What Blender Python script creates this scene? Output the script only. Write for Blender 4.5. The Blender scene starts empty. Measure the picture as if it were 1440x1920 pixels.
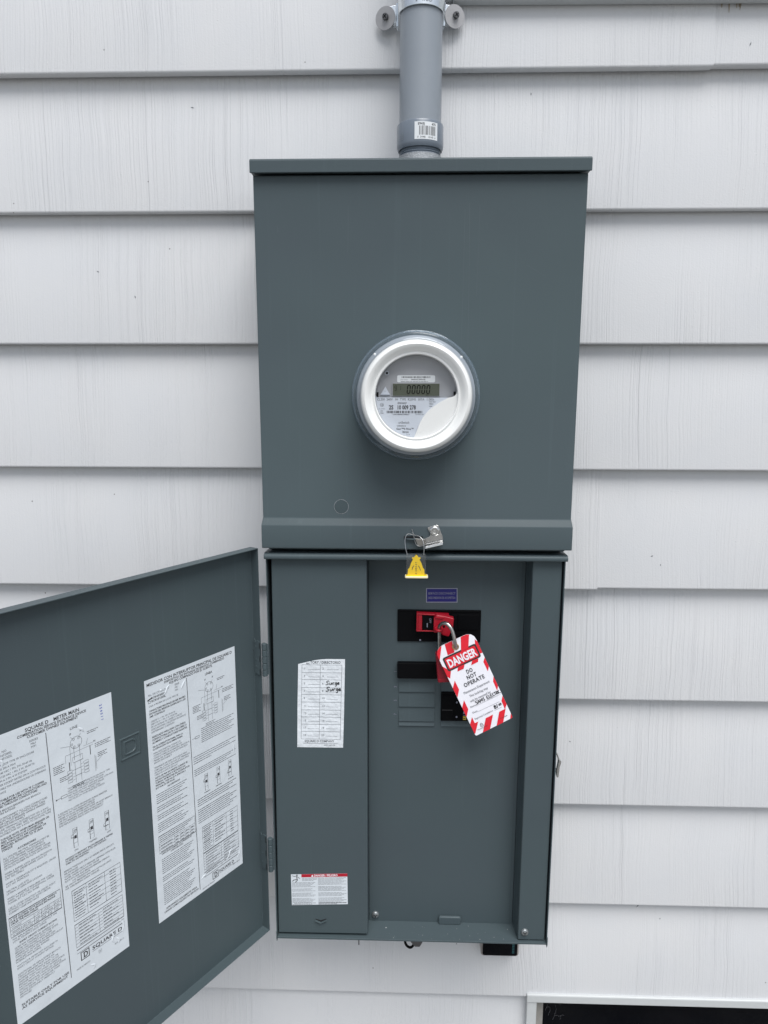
import bpy, bmesh, math, random
from mathutils import Vector, Matrix

random.seed(7)
SC = bpy.context.scene
COL = SC.collection
PI = math.pi

# ------------------------------------------------------------------ camera
cam_d = bpy.data.cameras.new('camera')
cam_d.sensor_fit = 'HORIZONTAL'
cam_d.sensor_width = 36.0
cam_d.lens = 1316.1 / 1440 * 36.0
cam_d.clip_start = 0.02
cam_d.clip_end = 600
cam = bpy.data.objects.new('camera', cam_d)
COL.objects.link(cam)
pit, yaw, rol = 0.179249, -0.029588, 0.001605
F = Vector((math.sin(yaw) * math.cos(pit), math.cos(yaw) * math.cos(pit), -math.sin(pit)))
R0 = Vector((math.cos(yaw), -math.sin(yaw), 0))
U0 = R0.cross(F)
Rr = R0 * math.cos(rol) + U0 * math.sin(rol)
Ur = U0 * math.cos(rol) - R0 * math.sin(rol)
cam.matrix_world = Matrix(((Rr.x, Ur.x, -F.x, 0.0), (Rr.y, Ur.y, -F.y, -1.1659), (Rr.z, Ur.z, -F.z, 0.0), (0, 0, 0, 1)))
SC.camera = cam

# ------------------------------------------------------------------ light: overcast day
SUN_EL, SUN_AZ = math.radians(61), math.radians(162)      # azimuth from +Y (north) clockwise; 180 = in front of the wall
w = bpy.data.worlds.new('World')
SC.world = w
w.use_nodes = True
wn = w.node_tree
wn.nodes.clear()
sky = wn.nodes.new('ShaderNodeTexSky')
sky.sky_type = 'NISHITA'
sky.sun_disc = False
sky.sun_elevation = SUN_EL
sky.sun_rotation = SUN_AZ
sky.air_density = 1.0
sky.dust_density = 1.5
sky.ozone_density = 1.0
hs = wn.nodes.new('ShaderNodeHueSaturation')
hs.inputs['Saturation'].default_value = 0.40            # cloud cover greys the sky
bg = wn.nodes.new('ShaderNodeBackground')
bg.inputs['Strength'].default_value = 0.065
wo = wn.nodes.new('ShaderNodeOutputWorld')
wn.links.new(sky.outputs[0], hs.inputs['Color'])
wn.links.new(hs.outputs[0], bg.inputs['Color'])
wn.links.new(bg.outputs[0], wo.inputs['Surface'])
sd = bpy.data.lights.new('sun', 'SUN')
sd.energy = 1.5
sd.angle = math.radians(40)
sd.color = (1.0, 0.99, 0.975)
sun = bpy.data.objects.new('sun', sd)
COL.objects.link(sun)
sdir = Vector((math.sin(SUN_AZ) * math.cos(SUN_EL), math.cos(SUN_AZ) * math.cos(SUN_EL), math.sin(SUN_EL)))
sun.rotation_euler = (-sdir).to_track_quat('-Z', 'Y').to_euler()
sun.location = sdir * 5
SC.view_settings.view_transform = 'Standard'
SC.view_settings.look = 'None'
SC.view_settings.exposure = 1.12
SC.view_settings.gamma = 1.0
SC.view_settings.use_curve_mapping = False

# ------------------------------------------------------------------ materials
def mat(name, col, rough=0.5, metal=0.0, spec=0.5, bump=None, mott=None, coat=0.0):
    """bump=(scale,distance); mott=(scale, amount) small colour variation."""
    m = bpy.data.materials.new(name)
    m.use_nodes = True
    nt = m.node_tree
    b = nt.nodes['Principled BSDF']
    b.inputs['Base Color'].default_value = (*col, 1)
    b.inputs['Roughness'].default_value = rough
    b.inputs['Metallic'].default_value = metal
    b.inputs['Specular IOR Level'].default_value = spec
    b.inputs['Coat Weight'].default_value = coat
    geo = nt.nodes.new('ShaderNodeNewGeometry')
    if bump:
        n = nt.nodes.new('ShaderNodeTexNoise')
        n.inputs['Scale'].default_value = bump[0]
        n.inputs['Detail'].default_value = 3
        nt.links.new(geo.outputs['Position'], n.inputs['Vector'])
        bp = nt.nodes.new('ShaderNodeBump')
        bp.inputs['Distance'].default_value = bump[1]
        bp.inputs['Strength'].default_value = 1.0
        nt.links.new(n.outputs['Fac'], bp.inputs['Height'])
        nt.links.new(bp.outputs[0], b.inputs['Normal'])
    if mott:
        n = nt.nodes.new('ShaderNodeTexNoise')
        n.inputs['Scale'].default_value = mott[0]
        n.inputs['Detail'].default_value = 5
        nt.links.new(geo.outputs['Position'], n.inputs['Vector'])
        mx = nt.nodes.new('ShaderNodeMix')
        mx.data_type = 'RGBA'
        mx.inputs['A'].default_value = (*[c * (1 - mott[1]) for c in col], 1)
        mx.inputs['B'].default_value = (*[min(1, c * (1 + mott[1])) for c in col], 1)
        nt.links.new(n.outputs['Fac'], mx.inputs['Factor'])
        nt.links.new(mx.outputs['Result'], b.inputs['Base Color'])
    return m

def mat_siding():
    m = bpy.data.materials.new('siding_paint')
    m.use_nodes = True
    nt = m.node_tree
    N, L = nt.nodes, nt.links
    b = N['Principled BSDF']
    b.inputs['Roughness'].default_value = 0.42
    b.inputs['Specular IOR Level'].default_value = 0.4
    geo = N.new('ShaderNodeNewGeometry')
    oi = N.new('ShaderNodeObjectInfo')
    off = N.new('ShaderNodeMath'); off.operation = 'MULTIPLY'; off.inputs[1].default_value = 37.0
    L.new(oi.outputs['Random'], off.inputs[0])
    cmb = N.new('ShaderNodeCombineXYZ')
    L.new(off.outputs[0], cmb.inputs[0]); L.new(off.outputs[0], cmb.inputs[1])
    add = N.new('ShaderNodeVectorMath'); add.operation = 'ADD'
    L.new(geo.outputs['Position'], add.inputs[0]); L.new(cmb.outputs[0], add.inputs[1])
    # gentle sideways wander of the grain
    wv = N.new('ShaderNodeTexNoise'); wv.inputs['Scale'].default_value = 5.0; wv.inputs['Detail'].default_value = 2
    L.new(add.outputs[0], wv.inputs['Vector'])
    wsc = N.new('ShaderNodeVectorMath'); wsc.operation = 'MULTIPLY'; wsc.inputs[1].default_value = (0.022, 0, 0)
    L.new(wv.outputs['Color'], wsc.inputs[0])
    ad2 = N.new('ShaderNodeVectorMath'); ad2.operation = 'ADD'
    L.new(add.outputs[0], ad2.inputs[0]); L.new(wsc.outputs[0], ad2.inputs[1])
    def stretched(sx, sz, detail, dist=0.0):
        s = N.new('ShaderNodeVectorMath'); s.operation = 'MULTIPLY'; s.inputs[1].default_value = (sx, 0.0, sz)
        L.new(ad2.outputs[0], s.inputs[0])
        n = N.new('ShaderNodeTexNoise'); n.inputs['Scale'].default_value = 1.0
        n.inputs['Detail'].default_value = detail; n.inputs['Distortion'].default_value = dist
        L.new(s.outputs[0], n.inputs['Vector'])
        return n.outputs['Fac']
    def ramp(src, stops):
        r = N.new('ShaderNodeValToRGB')
        el = r.color_ramp.elements
        el[0].position, el[0].color = stops[0][0], (stops[0][1],) * 3 + (1,)
        el[1].position, el[1].color = stops[-1][0], (stops[-1][1],) * 3 + (1,)
        for p, v in stops[1:-1]:
            e = el.new(p); e.color = (v, v, v, 1)
        L.new(src, r.inputs[0])
        return r.outputs[0]
    def mth(op, a, bb):
        x = N.new('ShaderNodeMath'); x.operation = op
        for i, q in enumerate((a, bb)):
            if isinstance(q, (int, float)): x.inputs[i].default_value = q
            else: L.new(q, x.inputs[i])
        return x.outputs[0]
    fine = ramp(stretched(330, 1.8, 2.0), [(0.38, 0.0), (0.48, 0.7), (0.62, 1.0)])
    groove = ramp(stretched(105, 1.2, 1.0, 0.2), [(0.335, 0.0), (0.365, 1.0), (1.0, 1.0)])
    # patches where the grain is strong or nearly painted over
    pn = N.new('ShaderNodeTexNoise'); pn.inputs['Scale'].default_value = 4.5; pn.inputs['Detail'].default_value = 1
    ps = N.new('ShaderNodeVectorMath'); ps.operation = 'MULTIPLY'; ps.inputs[1].default_value = (1.6, 1, 0.6)
    L.new(add.outputs[0], ps.inputs[0]); L.new(ps.outputs[0], pn.inputs['Vector'])
    patch = ramp(pn.outputs['Fac'], [(0.40, 0.10), (0.64, 1.0)])
    orange = N.new('ShaderNodeTexNoise'); orange.inputs['Scale'].default_value = 420; orange.inputs['Detail'].default_value = 2
    L.new(add.outputs[0], orange.inputs['Vector'])
    mot = N.new('ShaderNodeTexNoise'); mot.inputs['Scale'].default_value = 9; mot.inputs['Detail'].default_value = 4
    L.new(add.outputs[0], mot.inputs['Vector'])
    vor = N.new('ShaderNodeTexVoronoi'); vor.inputs['Scale'].default_value = 120
    L.new(ad2.outputs[0], vor.inputs['Vector'])
    bub = ramp(vor.outputs['Distance'], [(0.06, 1.0), (0.14, 0.0)])
    h = mth('ADD', mth('MULTIPLY', mth('MULTIPLY', fine, patch), 0.55), mth('MULTIPLY', mth('MULTIPLY', groove, patch), 0.6))
    h = mth('ADD', h, mth('MULTIPLY', orange.outputs['Fac'], 0.22))
    h = mth('ADD', h, mth('MULTIPLY', mth('MULTIPLY', bub, ramp(mot.outputs['Fac'], [(0.48, 0.0), (0.62, 1.0)])), 0.22))
    bp = N.new('ShaderNodeBump'); bp.inputs['Distance'].default_value = 0.0017; bp.inputs['Strength'].default_value = 0.56
    L.new(h, bp.inputs['Height']); L.new(bp.outputs[0], b.inputs['Normal'])
    # small dark specks (pinholes in the paint) and faint mottling
    v2 = N.new('ShaderNodeTexVoronoi'); v2.inputs['Scale'].default_value = 26
    L.new(ad2.outputs[0], v2.inputs['Vector'])
    v3 = N.new('ShaderNodeSeparateColor'); L.new(v2.outputs['Color'], v3.inputs[0])
    pick = mth('GREATER_THAN', v3.outputs[0], 0.55)
    spk = mth('MULTIPLY', ramp(v2.outputs['Distance'], [(0.022, 1.0), (0.036, 0.0)]), pick)
    c1 = N.new('ShaderNodeMix'); c1.data_type = 'RGBA'
    c1.inputs['A'].default_value = (0.63, 0.647, 0.672, 1); c1.inputs['B'].default_value = (0.68, 0.683, 0.689, 1)
    L.new(mot.outputs['Fac'], c1.inputs['Factor'])
    gk = ramp(mth('MULTIPLY', mth('SUBTRACT', 1.0, mth('MULTIPLY', fine, groove)), patch), [(0.0, 0.0), (1.0, 0.035)])
    c2 = N.new('ShaderNodeMix'); c2.data_type = 'RGBA'
    c2.inputs['B'].default_value = (0.42, 0.43, 0.45, 1)
    L.new(gk, c2.inputs['Factor']); L.new(c1.outputs['Result'], c2.inputs['A'])
    c3 = N.new('ShaderNodeMix'); c3.data_type = 'RGBA'
    c3.inputs['B'].default_value = (0.16, 0.15, 0.15, 1)
    L.new(spk, c3.inputs['Factor']); L.new(c2.outputs['Result'], c3.inputs['A'])
    L.new(c3.outputs['Result'], b.inputs['Base Color'])
    return m

def mat_enamel(name, col, streak=True):
    """grey powder coat: orange peel, faint vertical streaks and scuffs."""
    m = mat(name, col, rough=0.40, spec=0.22)
    nt = m.node_tree; N, L = nt.nodes, nt.links
    b = N['Principled BSDF']
    geo = N.new('ShaderNodeNewGeometry')
    n1 = N.new('ShaderNodeTexNoise'); n1.inputs['Scale'].default_value = 700; n1.inputs['Detail'].default_value = 2
    L.new(geo.outputs['Position'], n1.inputs['Vector'])
    n4 = N.new('ShaderNodeTexNoise'); n4.inputs['Scale'].default_value = 7; n4.inputs['Detail'].default_value = 1
    L.new(geo.outputs['Position'], n4.inputs['Vector'])
    b0 = N.new('ShaderNodeBump'); b0.inputs['Distance'].default_value = 0.004; b0.inputs['Strength'].default_value = 0.6
    L.new(n4.outputs['Fac'], b0.inputs['Height'])
    bp = N.new('ShaderNodeBump'); bp.inputs['Distance'].default_value = 0.00012; bp.inputs['Strength'].default_value = 0.8
    L.new(n1.outputs['Fac'], bp.inputs['Height']); L.new(b0.outputs[0], bp.inputs['Normal']); L.new(bp.outputs[0], b.inputs['Normal'])
    sc = N.new('ShaderNodeVectorMath'); sc.operation = 'MULTIPLY'; sc.inputs[1].default_value = (140, 140, 2.0)
    L.new(geo.outputs['Position'], sc.inputs[0])
    n2 = N.new('ShaderNodeTexNoise'); n2.inputs['Scale'].default_value = 1.0; n2.inputs['Detail'].default_value = 3
    L.new(sc.outputs[0], n2.inputs['Vector'])
    r = N.new('ShaderNodeValToRGB')
    r.color_ramp.elements[0].position = 0.62; r.color_ramp.elements[0].color = (0, 0, 0, 1)
    r.color_ramp.elements[1].position = 0.80; r.color_ramp.elements[1].color = (0.32, 0.32, 0.32, 1)
    L.new(n2.outputs['Fac'], r.inputs[0])
    n3 = N.new('ShaderNodeTexNoise'); n3.inputs['Scale'].default_value = 3.2; n3.inputs['Detail'].default_value = 3
    L.new(geo.outputs['Position'], n3.inputs['Vector'])
    mul = N.new('ShaderNodeMath'); mul.operation = 'MULTIPLY'
    L.new(r.outputs[0], mul.inputs[0]); L.new(n3.outputs['Fac'], mul.inputs[1])
    mx = N.new('ShaderNodeMix'); mx.data_type = 'RGBA'
    mx.inputs['A'].default_value = (col[0] * 0.98, col[1] * 0.90, col[2] * 0.96, 1); mx.inputs['B'].default_value = (col[0] * 1.02, col[1] * 1.09, col[2] * 1.05, 1)  # purple to green drift: soft reflected bands put into the paint colour
    L.new(n3.outputs['Fac'], mx.inputs['Factor'])
    m2 = N.new('ShaderNodeMix'); m2.data_type = 'RGBA'
    m2.inputs['B'].default_value = (*[c * 1.9 for c in col], 1)
    L.new(mul.outputs[0], m2.inputs['Factor']); L.new(mx.outputs['Result'], m2.inputs['A'])
    L.new(m2.outputs['Result'], b.inputs['Base Color'])
    rr = N.new('ShaderNodeMapRange'); rr.inputs['To Min'].default_value = 0.33; rr.inputs['To Max'].default_value = 0.5
    L.new(n3.outputs['Fac'], rr.inputs['Value']); L.new(rr.outputs[0], b.inputs['Roughness'])
    return m

def mat_thin(name, tint, fac=0.0, ior=1.5):
    """thin clear plastic: see-through with a fresnel sheen."""
    m = bpy.data.materials.new(name); m.use_nodes = True
    nt = m.node_tree; nt.nodes.clear()
    o = nt.nodes.new('ShaderNodeOutputMaterial')
    t = nt.nodes.new('ShaderNodeBsdfTransparent'); t.inputs[0].default_value = (*tint, 1)
    g = nt.nodes.new('ShaderNodeBsdfGlossy'); g.inputs['Roughness'].default_value = 0.06; g.inputs['Color'].default_value = (0.95, 0.97, 1, 1)
    d = nt.nodes.new('ShaderNodeBsdfDiffuse'); d.inputs[0].default_value = (0.55, 0.62, 0.68, 1)
    lw = nt.nodes.new('ShaderNodeFresnel'); geo = nt.nodes.new('ShaderNodeNewGeometry'); mr = nt.nodes.new('ShaderNodeMapRange')   # same sheen from both sides of the sheet
    mr.inputs['To Min'].default_value = ior; mr.inputs['To Max'].default_value = 1 / ior
    nt.links.new(geo.outputs['Backfacing'], mr.inputs['Value']); nt.links.new(mr.outputs[0], lw.inputs['IOR'])
    x0 = nt.nodes.new('ShaderNodeMixShader'); x0.inputs[0].default_value = fac
    x = nt.nodes.new('ShaderNodeMixShader')
    nt.links.new(t.outputs[0], x0.inputs[1]); nt.links.new(d.outputs[0], x0.inputs[2])
    nt.links.new(lw.outputs[0], x.inputs[0]); nt.links.new(x0.outputs[0], x.inputs[1]); nt.links.new(g.outputs[0], x.inputs[2])
    nt.links.new(x.outputs[0], o.inputs['Surface'])
    return m

M = {}
M['siding'] = mat_siding()
M['trim'] = mat('trim_paint', (0.52, 0.54, 0.545), 0.42, bump=(160, 0.0004), mott=(25, 0.03))
M['enamel'] = mat_enamel('grey_enamel', (0.064, 0.087, 0.095))
M['dark'] = mat('recess_shade', (0.012, 0.014, 0.016), 0.7)  # near-black that paints in the shade of gaps and recesses
M['pvc'] = mat('grey_pvc', (0.255, 0.285, 0.32), 0.36, bump=(300, 0.0001), mott=(18, 0.05))
M['collar'] = mat('grey_pvc_fitting', (0.165, 0.195, 0.235), 0.28, bump=(200, 0.0001), mott=(30, 0.05))
M['cast'] = mat('cast_aluminium', (0.33, 0.35, 0.37), 0.5, metal=0.5, bump=(900, 0.0012), mott=(700, 0.5))
M['zinc'] = mat('zinc_plate', (0.74, 0.78, 0.80), 0.24, metal=1.0, bump=(60, 0.0004), mott=(35, 0.18))
M['washer'] = mat('dull_steel_washer', (0.40, 0.40, 0.41), 0.55, metal=0.35, bump=(500, 0.0002), mott=(90, 0.1))
M['screw'] = mat('dark_screw_steel', (0.14, 0.14, 0.145), 0.4, metal=0.7)
M['steel'] = mat('bright_steel', (0.60, 0.60, 0.59), 0.26, metal=1.0, bump=(120, 0.0005), mott=(60, 0.2))
M['shackle'] = mat('brushed_steel', (0.42, 0.41, 0.39), 0.28, metal=1.0, mott=(200, 0.15))
M['wire'] = mat('galvanised_wire', (0.45, 0.46, 0.47), 0.35, metal=0.9)
M['white'] = mat('white_plastic', (0.78, 0.79, 0.78), 0.22, spec=0.5, coat=0.2)
M['face'] = mat('grey_face_plastic', (0.34, 0.35, 0.37), 0.45, mott=(40, 0.04))
M['plate'] = mat('nameplate_print', (0.50, 0.54, 0.60), 0.45)
M['lcd'] = mat('lcd_glass', (0.085, 0.096, 0.075), 0.3, spec=0.1)
M['lcdink'] = mat('lcd_segment', (0.003, 0.003, 0.003), 0.6, spec=0.05)
M['ink'] = mat('black_ink', (0.04, 0.042, 0.048), 0.6)
M['ink2'] = mat('grey_ink', (0.10, 0.11, 0.125), 0.6)
M['marker'] = mat('marker_ink', (0.008, 0.008, 0.010), 0.5)
M['blueink'] = mat('blue_stamp_ink', (0.03, 0.06, 0.42), 0.6)
M['paper'] = mat('label_paper', (0.65, 0.70, 0.745), 0.42, bump=(22, 0.0016), mott=(12, 0.03))
M['crumple'] = mat('crumpled_paper', (0.70, 0.74, 0.78), 0.5, bump=(48, 0.0036), mott=(40, 0.04))
M['sticker'] = mat('white_sticker', (0.72, 0.75, 0.77), 0.4)
M['red'] = mat('red_plastic', (0.34, 0.004, 0.016), 0.38, bump=(200, 0.0001), mott=(60, 0.08))
M['redp'] = mat('padlock_red', (0.22, 0.003, 0.014), 0.36, mott=(50, 0.06))  # base red lowered to carry the shade behind the tag
M['tagred'] = mat('tag_red_ink', (0.72, 0.018, 0.035), 0.35)
M['tagwhite'] = mat('tag_white_card', (0.86, 0.86, 0.92), 0.30, bump=(30, 0.0006))
M['tagblack'] = mat('tag_black_ink', (0.035, 0.03, 0.03), 0.4)
M['brass'] = mat('brass_eyelet', (0.62, 0.48, 0.24), 0.3, metal=1.0)
M['black'] = mat('black_plastic', (0.0025, 0.0027, 0.0035), 0.55, spec=0.08, bump=(400, 0.0001))
M['yellow'] = mat('yellow_plastic', (0.92, 0.64, 0.010), 0.4)
M['blue'] = mat('blue_sticker_ink', (0.006, 0.006, 0.12), 0.4)
M['silver'] = mat('silver_print', (0.21, 0.22, 0.28), 0.4)
M['amber'] = mat('amber_print', (0.50, 0.36, 0.03), 0.5)
M['clear2'] = mat('foot_glow_yellow', (0.85, 0.76, 0.50), 0.25)  # opaque pale yellow: glow of the translucent foot put into its colour
M['clear'] = mat_thin('clear_plastic', (0.97, 0.97, 0.97), 0.0)
M['window'] = mat_thin('meter_front_window', (0.98, 0.98, 0.98), 0.0, 1.22)
M['cover'] = mat_thin('meter_cover_plastic', (0.90, 0.94, 0.97), 0.07)
M['dglass'] = mat('dark_glass', (0.0015, 0.002, 0.004), 0.08, spec=0.12)
M['taupe'] = mat('taupe_plastic', (0.27, 0.25, 0.24), 0.35)
M['teal'] = mat('teal_glimmer', (0.015, 0.075, 0.085), 0.4)  # glimmer on the device glass, painted as flat colour
M['concrete'] = mat('foundation_concrete', (0.30, 0.29, 0.27), 0.9, bump=(120, 0.002), mott=(8, 0.2))
M['stain'] = mat('rust_stain', (0.42, 0.36, 0.28), 0.7)
M['dullscrew'] = mat('dull_plated_screw', (0.26, 0.28, 0.29), 0.35, metal=0.6)
M['dust'] = mat('pale_dust', (0.30, 0.32, 0.33), 0.9)
M['headred'] = mat('label_red_ink', (0.42, 0.008, 0.025), 0.45)
M['web'] = mat('cobweb', (0.12, 0.12, 0.13), 0.8)

def mat_ground():
    m = mat('ground_gravel', (0.3, 0.3, 0.28), 0.95, bump=(40, 0.02))
    nt = m.node_tree; b = nt.nodes['Principled BSDF']
    geo = nt.nodes.new('ShaderNodeNewGeometry')
    n = nt.nodes.new('ShaderNodeTexNoise'); n.inputs['Scale'].default_value = 6; n.inputs['Detail'].default_value = 8
    nt.links.new(geo.outputs['Position'], n.inputs['Vector'])
    r = nt.nodes.new('ShaderNodeValToRGB')
    r.color_ramp.elements[0].position = 0.35; r.color_ramp.elements[0].color = (0.15, 0.147, 0.14, 1)
    r.color_ramp.elements[1].position = 0.68; r.color_ramp.elements[1].color = (0.30, 0.295, 0.28, 1)
    nt.links.new(n.outputs['Fac'], r.inputs[0]); nt.links.new(r.outputs[0], b.inputs['Base Color'])
    return m
M['ground'] = mat_ground()
M['scuff'] = mat('light_scuff', (0.068, 0.09, 0.10), 0.5)

# ------------------------------------------------------------------ glyphs (built-in font, turned into flat mesh print)
CHARS = "".join(chr(c) for c in range(33, 127)) + "™ÍÓÑ"
GL, ADV = {}, {}
def load_glyphs():
    made = []
    for bold in (0, 1, 2):
        for ch in list(CHARS) + ['H' + c + 'H' for c in CHARS] + ['HH', 'H H']:
            cu = bpy.data.curves.new('glyph', 'FONT')
            cu.body = ch; cu.size = 1.0
            cu.resolution_u = 2
            if bold: cu.offset = (0, 0.020, 0.034)[bold]
            o = bpy.data.objects.new('glyph', cu); COL.objects.link(o)
            made.append((bold, ch, o))
    bpy.context.view_layer.update()
    dg = bpy.context.evaluated_depsgraph_get()
    wid = {}
    for bold, ch, o in made:
        ev = o.evaluated_get(dg); me = ev.to_mesh()
        xs = [v.co.x for v in me.vertices]
        wid[(bold, ch)] = (max(xs) - min(xs)) if xs else 0
        if len(ch) == 1:
            GL[(bold, ch)] = ([(v.co.x, v.co.y) for v in me.vertices], [tuple(p.vertices) for p in me.polygons])
        ev.to_mesh_clear()
    for bold in (0, 1, 2):
        for c in CHARS: ADV[(bold, c)] = wid[(bold, 'H' + c + 'H')] - wid[(bold, 'HH')]
        ADV[(bold, ' ')] = wid[(bold, 'H H')] - wid[(bold, 'HH')]
    for _, _, o in made:
        cu = o.data; bpy.data.objects.remove(o); bpy.data.curves.remove(cu)
load_glyphs()
CAP = max(y for x, y in GL[(0, 'H')][0])

# ------------------------------------------------------------------ mesh builder
class MB:
    def __init__(s): s.v, s.f, s.m = [], [], []
    def add(s, vs, fs, m=0):
        b = len(s.v); s.v += [Vector(q) for q in vs]
        s.f += [tuple(b + i for i in f) for f in fs]; s.m += [m] * len(fs); return s
    def box(s, x0, x1, y0, y1, z0, z1, m=0):
        p = [(x, y, z) for x in (x0, x1) for y in (y0, y1) for z in (z0, z1)]
        return s.add(p, [(0, 1, 3, 2), (4, 6, 7, 5), (0, 4, 5, 1), (2, 3, 7, 6), (0, 2, 6, 4), (1, 5, 7, 3)], m)
    def prism(s, poly, fn, d0, d1, m=0):
        n = len(poly)
        vs = [fn(a, b, d0) for a, b in poly] + [fn(a, b, d1) for a, b in poly]
        fs = [tuple(range(n)), tuple(range(2 * n - 1, n - 1, -1))] + [(i, n + i, n + (i + 1) % n, (i + 1) % n) for i in range(n)]
        return s.add(vs, fs, m)
    def xz(s, poly, y0, y1, m=0):
        return s.prism(poly, lambda a, b, d: (a, d, b), y0, y1, m)
    def tube(s, pts, r, n=8, m=0, closed=False):
        pts = [Vector(p) for p in pts]; k = len(pts); rings = []
        up = None
        for i, p in enumerate(pts):
            a = pts[(i - 1) % k] if (closed or i > 0) else p
            c = pts[(i + 1) % k] if (closed or i < k - 1) else p
            t = (c - a).normalized()
            if up is None:
                up = t.orthogonal().normalized()
            up = (up - t * up.dot(t)).normalized()
            sd_ = t.cross(up)
            rr = r[i] if isinstance(r, (list, tuple)) else r
            rings.append([p + (up * math.cos(2 * PI * j / n) + sd_ * math.sin(2 * PI * j / n)) * rr for j in range(n)])
        vs = [q for ring in rings for q in ring]; fs = []
        for i in range(k if closed else k - 1):
            i2 = (i + 1) % k
            for j in range(n):
                fs.append((i * n + j, i * n + (j + 1) % n, i2 * n + (j + 1) % n, i2 * n + j))
        if not closed:
            fs += [tuple(range(n - 1, -1, -1)), tuple(range((k - 1) * n, k * n))]
        return s.add(vs, fs, m)
    def lathe(s, prof, c, axis='z', n=48, m=0, close=False, cap=False, a0=0, a1=2 * PI):
        """prof [(r,h)], axis 'z' (h up) or 'y' (h along -y, towards the viewer)."""
        c = Vector(c); full = abs(a1 - a0 - 2 * PI) < 1e-6; nn = n if full else n + 1; vs = []
        for r, h in prof:
            for j in range(nn):
                a = a0 + (a1 - a0) * j / n
                vs.append(c + (Vector((r * math.cos(a), r * math.sin(a), h)) if axis == 'z' else Vector((r * math.cos(a), -h, r * math.sin(a)))))
        fs = []; k = len(prof)
        for i in range(k if close else k - 1):
            i2 = (i + 1) % k
            for j in range(n):
                j2 = (j + 1) % nn
                fs.append((i * nn + j, i * nn + j2, i2 * nn + j2, i2 * nn + j))
        if cap and not close and full:
            if prof[0][0] > 1e-7: fs.append(tuple(range(nn - 1, -1, -1)))
            if prof[-1][0] > 1e-7: fs.append(tuple(range((k - 1) * nn, k * nn)))
        return s.add(vs, fs, m)
    # ---- flat print on a surface: T(u,v,h) in millimetres
    def flat(s, T, poly, h=0.15, m=0):
        return s.add([T(u, v, h) for u, v in poly], [tuple(range(len(poly)))], m)
    def rect(s, T, u0, v0, u1, v1, h=0.15, m=0):
        return s.flat(T, [(u0, v0), (u1, v0), (u1, v1), (u0, v1)], h, m)
    def line(s, T, pts, wd, h=0.15, m=0, closed=False):
        k = len(pts); vs = []; P = [Vector((p[0], p[1])) for p in pts]
        for i, p in enumerate(P):
            a = P[(i - 1) % k] if (closed or i > 0) else p
            c = P[(i + 1) % k] if (closed or i < k - 1) else p
            d = (c - a); d = d.normalized() if d.length > 1e-9 else Vector((1, 0))
            nrm = Vector((-d.y, d.x)); f = 1.0
            if (closed or 0 < i < k - 1):
                d1 = (p - a).normalized(); cs = max(0.45, abs(Vector((-d1.y, d1.x)).dot(nrm))); f = 1 / cs
            vs += [T(*(p + nrm * wd / 2 * f), h), T(*(p - nrm * wd / 2 * f), h)]
        fs = []
        for i in range(k if closed else k - 1):
            j = (i + 1) % k; fs.append((2 * i, 2 * i + 1, 2 * j + 1, 2 * j))
        return s.add(vs, fs, m)
    def text(s, T, st, u, v, cap, m=1, bold=0, width=None, align='l', h=0.15, sp=0.0, rot=0.0):
        k = cap / CAP
        adv = [ADV[(bold, c)] * k + sp for c in st]
        tot = sum(adv) - sp
        sx = 1.0
        if width: sx = width / tot; tot = width
        x = {'l': 0, 'c': -tot / 2, 'r': -tot}[align]
        cr, sr = math.cos(rot), math.sin(rot)
        for i, c in enumerate(st):
            if c != ' ':
                gv, gf = GL[(bold, c)]
                vs = []
                for a, b in gv:
                    px, py = x + a * k * sx, b * k
                    vs.append(T(u + px * cr - py * sr, v + px * sr + py * cr, h + (i % 2) * 0.015))
                s.add(vs, gf, m)
            x += adv[i] * sx
        return s
    def words(s, T, u0, u1, v, wd, m=1, h=0.15, seed=0):
        """illegibly small print: word-long strokes."""
        r = random.Random(seed + int(v * 13) + int(u0 * 7)); u = u0
        while u < u1:
            e = min(u1, u + r.uniform(1.6, 6.5))
            s.rect(T, u, v, e, v + wd * 0.72, h, m); u = e + r.uniform(0.45, 0.8)
        return s
    def barcode(s, T, u0, u1, v0, v1, m=1, h=0.15, seed=3, unit=0.35):
        r = random.Random(seed); u = u0
        while u < u1:
            wd = unit * r.choice((1, 1, 2, 3)); s.rect(T, u, v0, min(u + wd, u1), v1, h, m); u += wd + unit * r.choice((1, 1, 2, 3))
        return s
    def build(s, name, mats, parent=None, bevel=0, seg=2, smooth=True, label=None, recalc=True):
        root = parent
        while root is not None and root.parent is not None: root = root.parent
        org = root.location.copy() if root is not None else (sum(s.v, Vector()) / len(s.v))
        if root is None:
            org.z = min(q.z for q in s.v)
        me = bpy.data.meshes.new(name)
        me.from_pydata([q - org for q in s.v], [], s.f)
        ms = mats if isinstance(mats, (list, tuple)) else [mats]
        for q in ms: me.materials.append(M[q])
        me.polygons.foreach_set('material_index', s.m)
        if recalc:
            bm = bmesh.new(); bm.from_mesh(me)
            bmesh.ops.recalc_face_normals(bm, faces=bm.faces); bm.to_mesh(me); bm.free()
        if smooth:
            me.polygons.foreach_set('use_smooth', [True] * len(me.polygons))
            bm = bmesh.new(); bm.from_mesh(me)
            for e in bm.edges:
                if len(e.link_faces) != 2 or e.calc_face_angle(0) > math.radians(38): e.smooth = False
            bm.to_mesh(me); bm.free()
        o = bpy.data.objects.new(name, me); COL.objects.link(o)
        if parent is not None: o.parent = parent
        else: o.location = org
        if bevel:
            b = o.modifiers.new('bevel', 'BEVEL'); b.width = bevel; b.segments = seg; b.limit_method = 'ANGLE'
            b.angle_limit = math.radians(38); b.harden_normals = True
        if label: o['label'] = label
        return o

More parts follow.
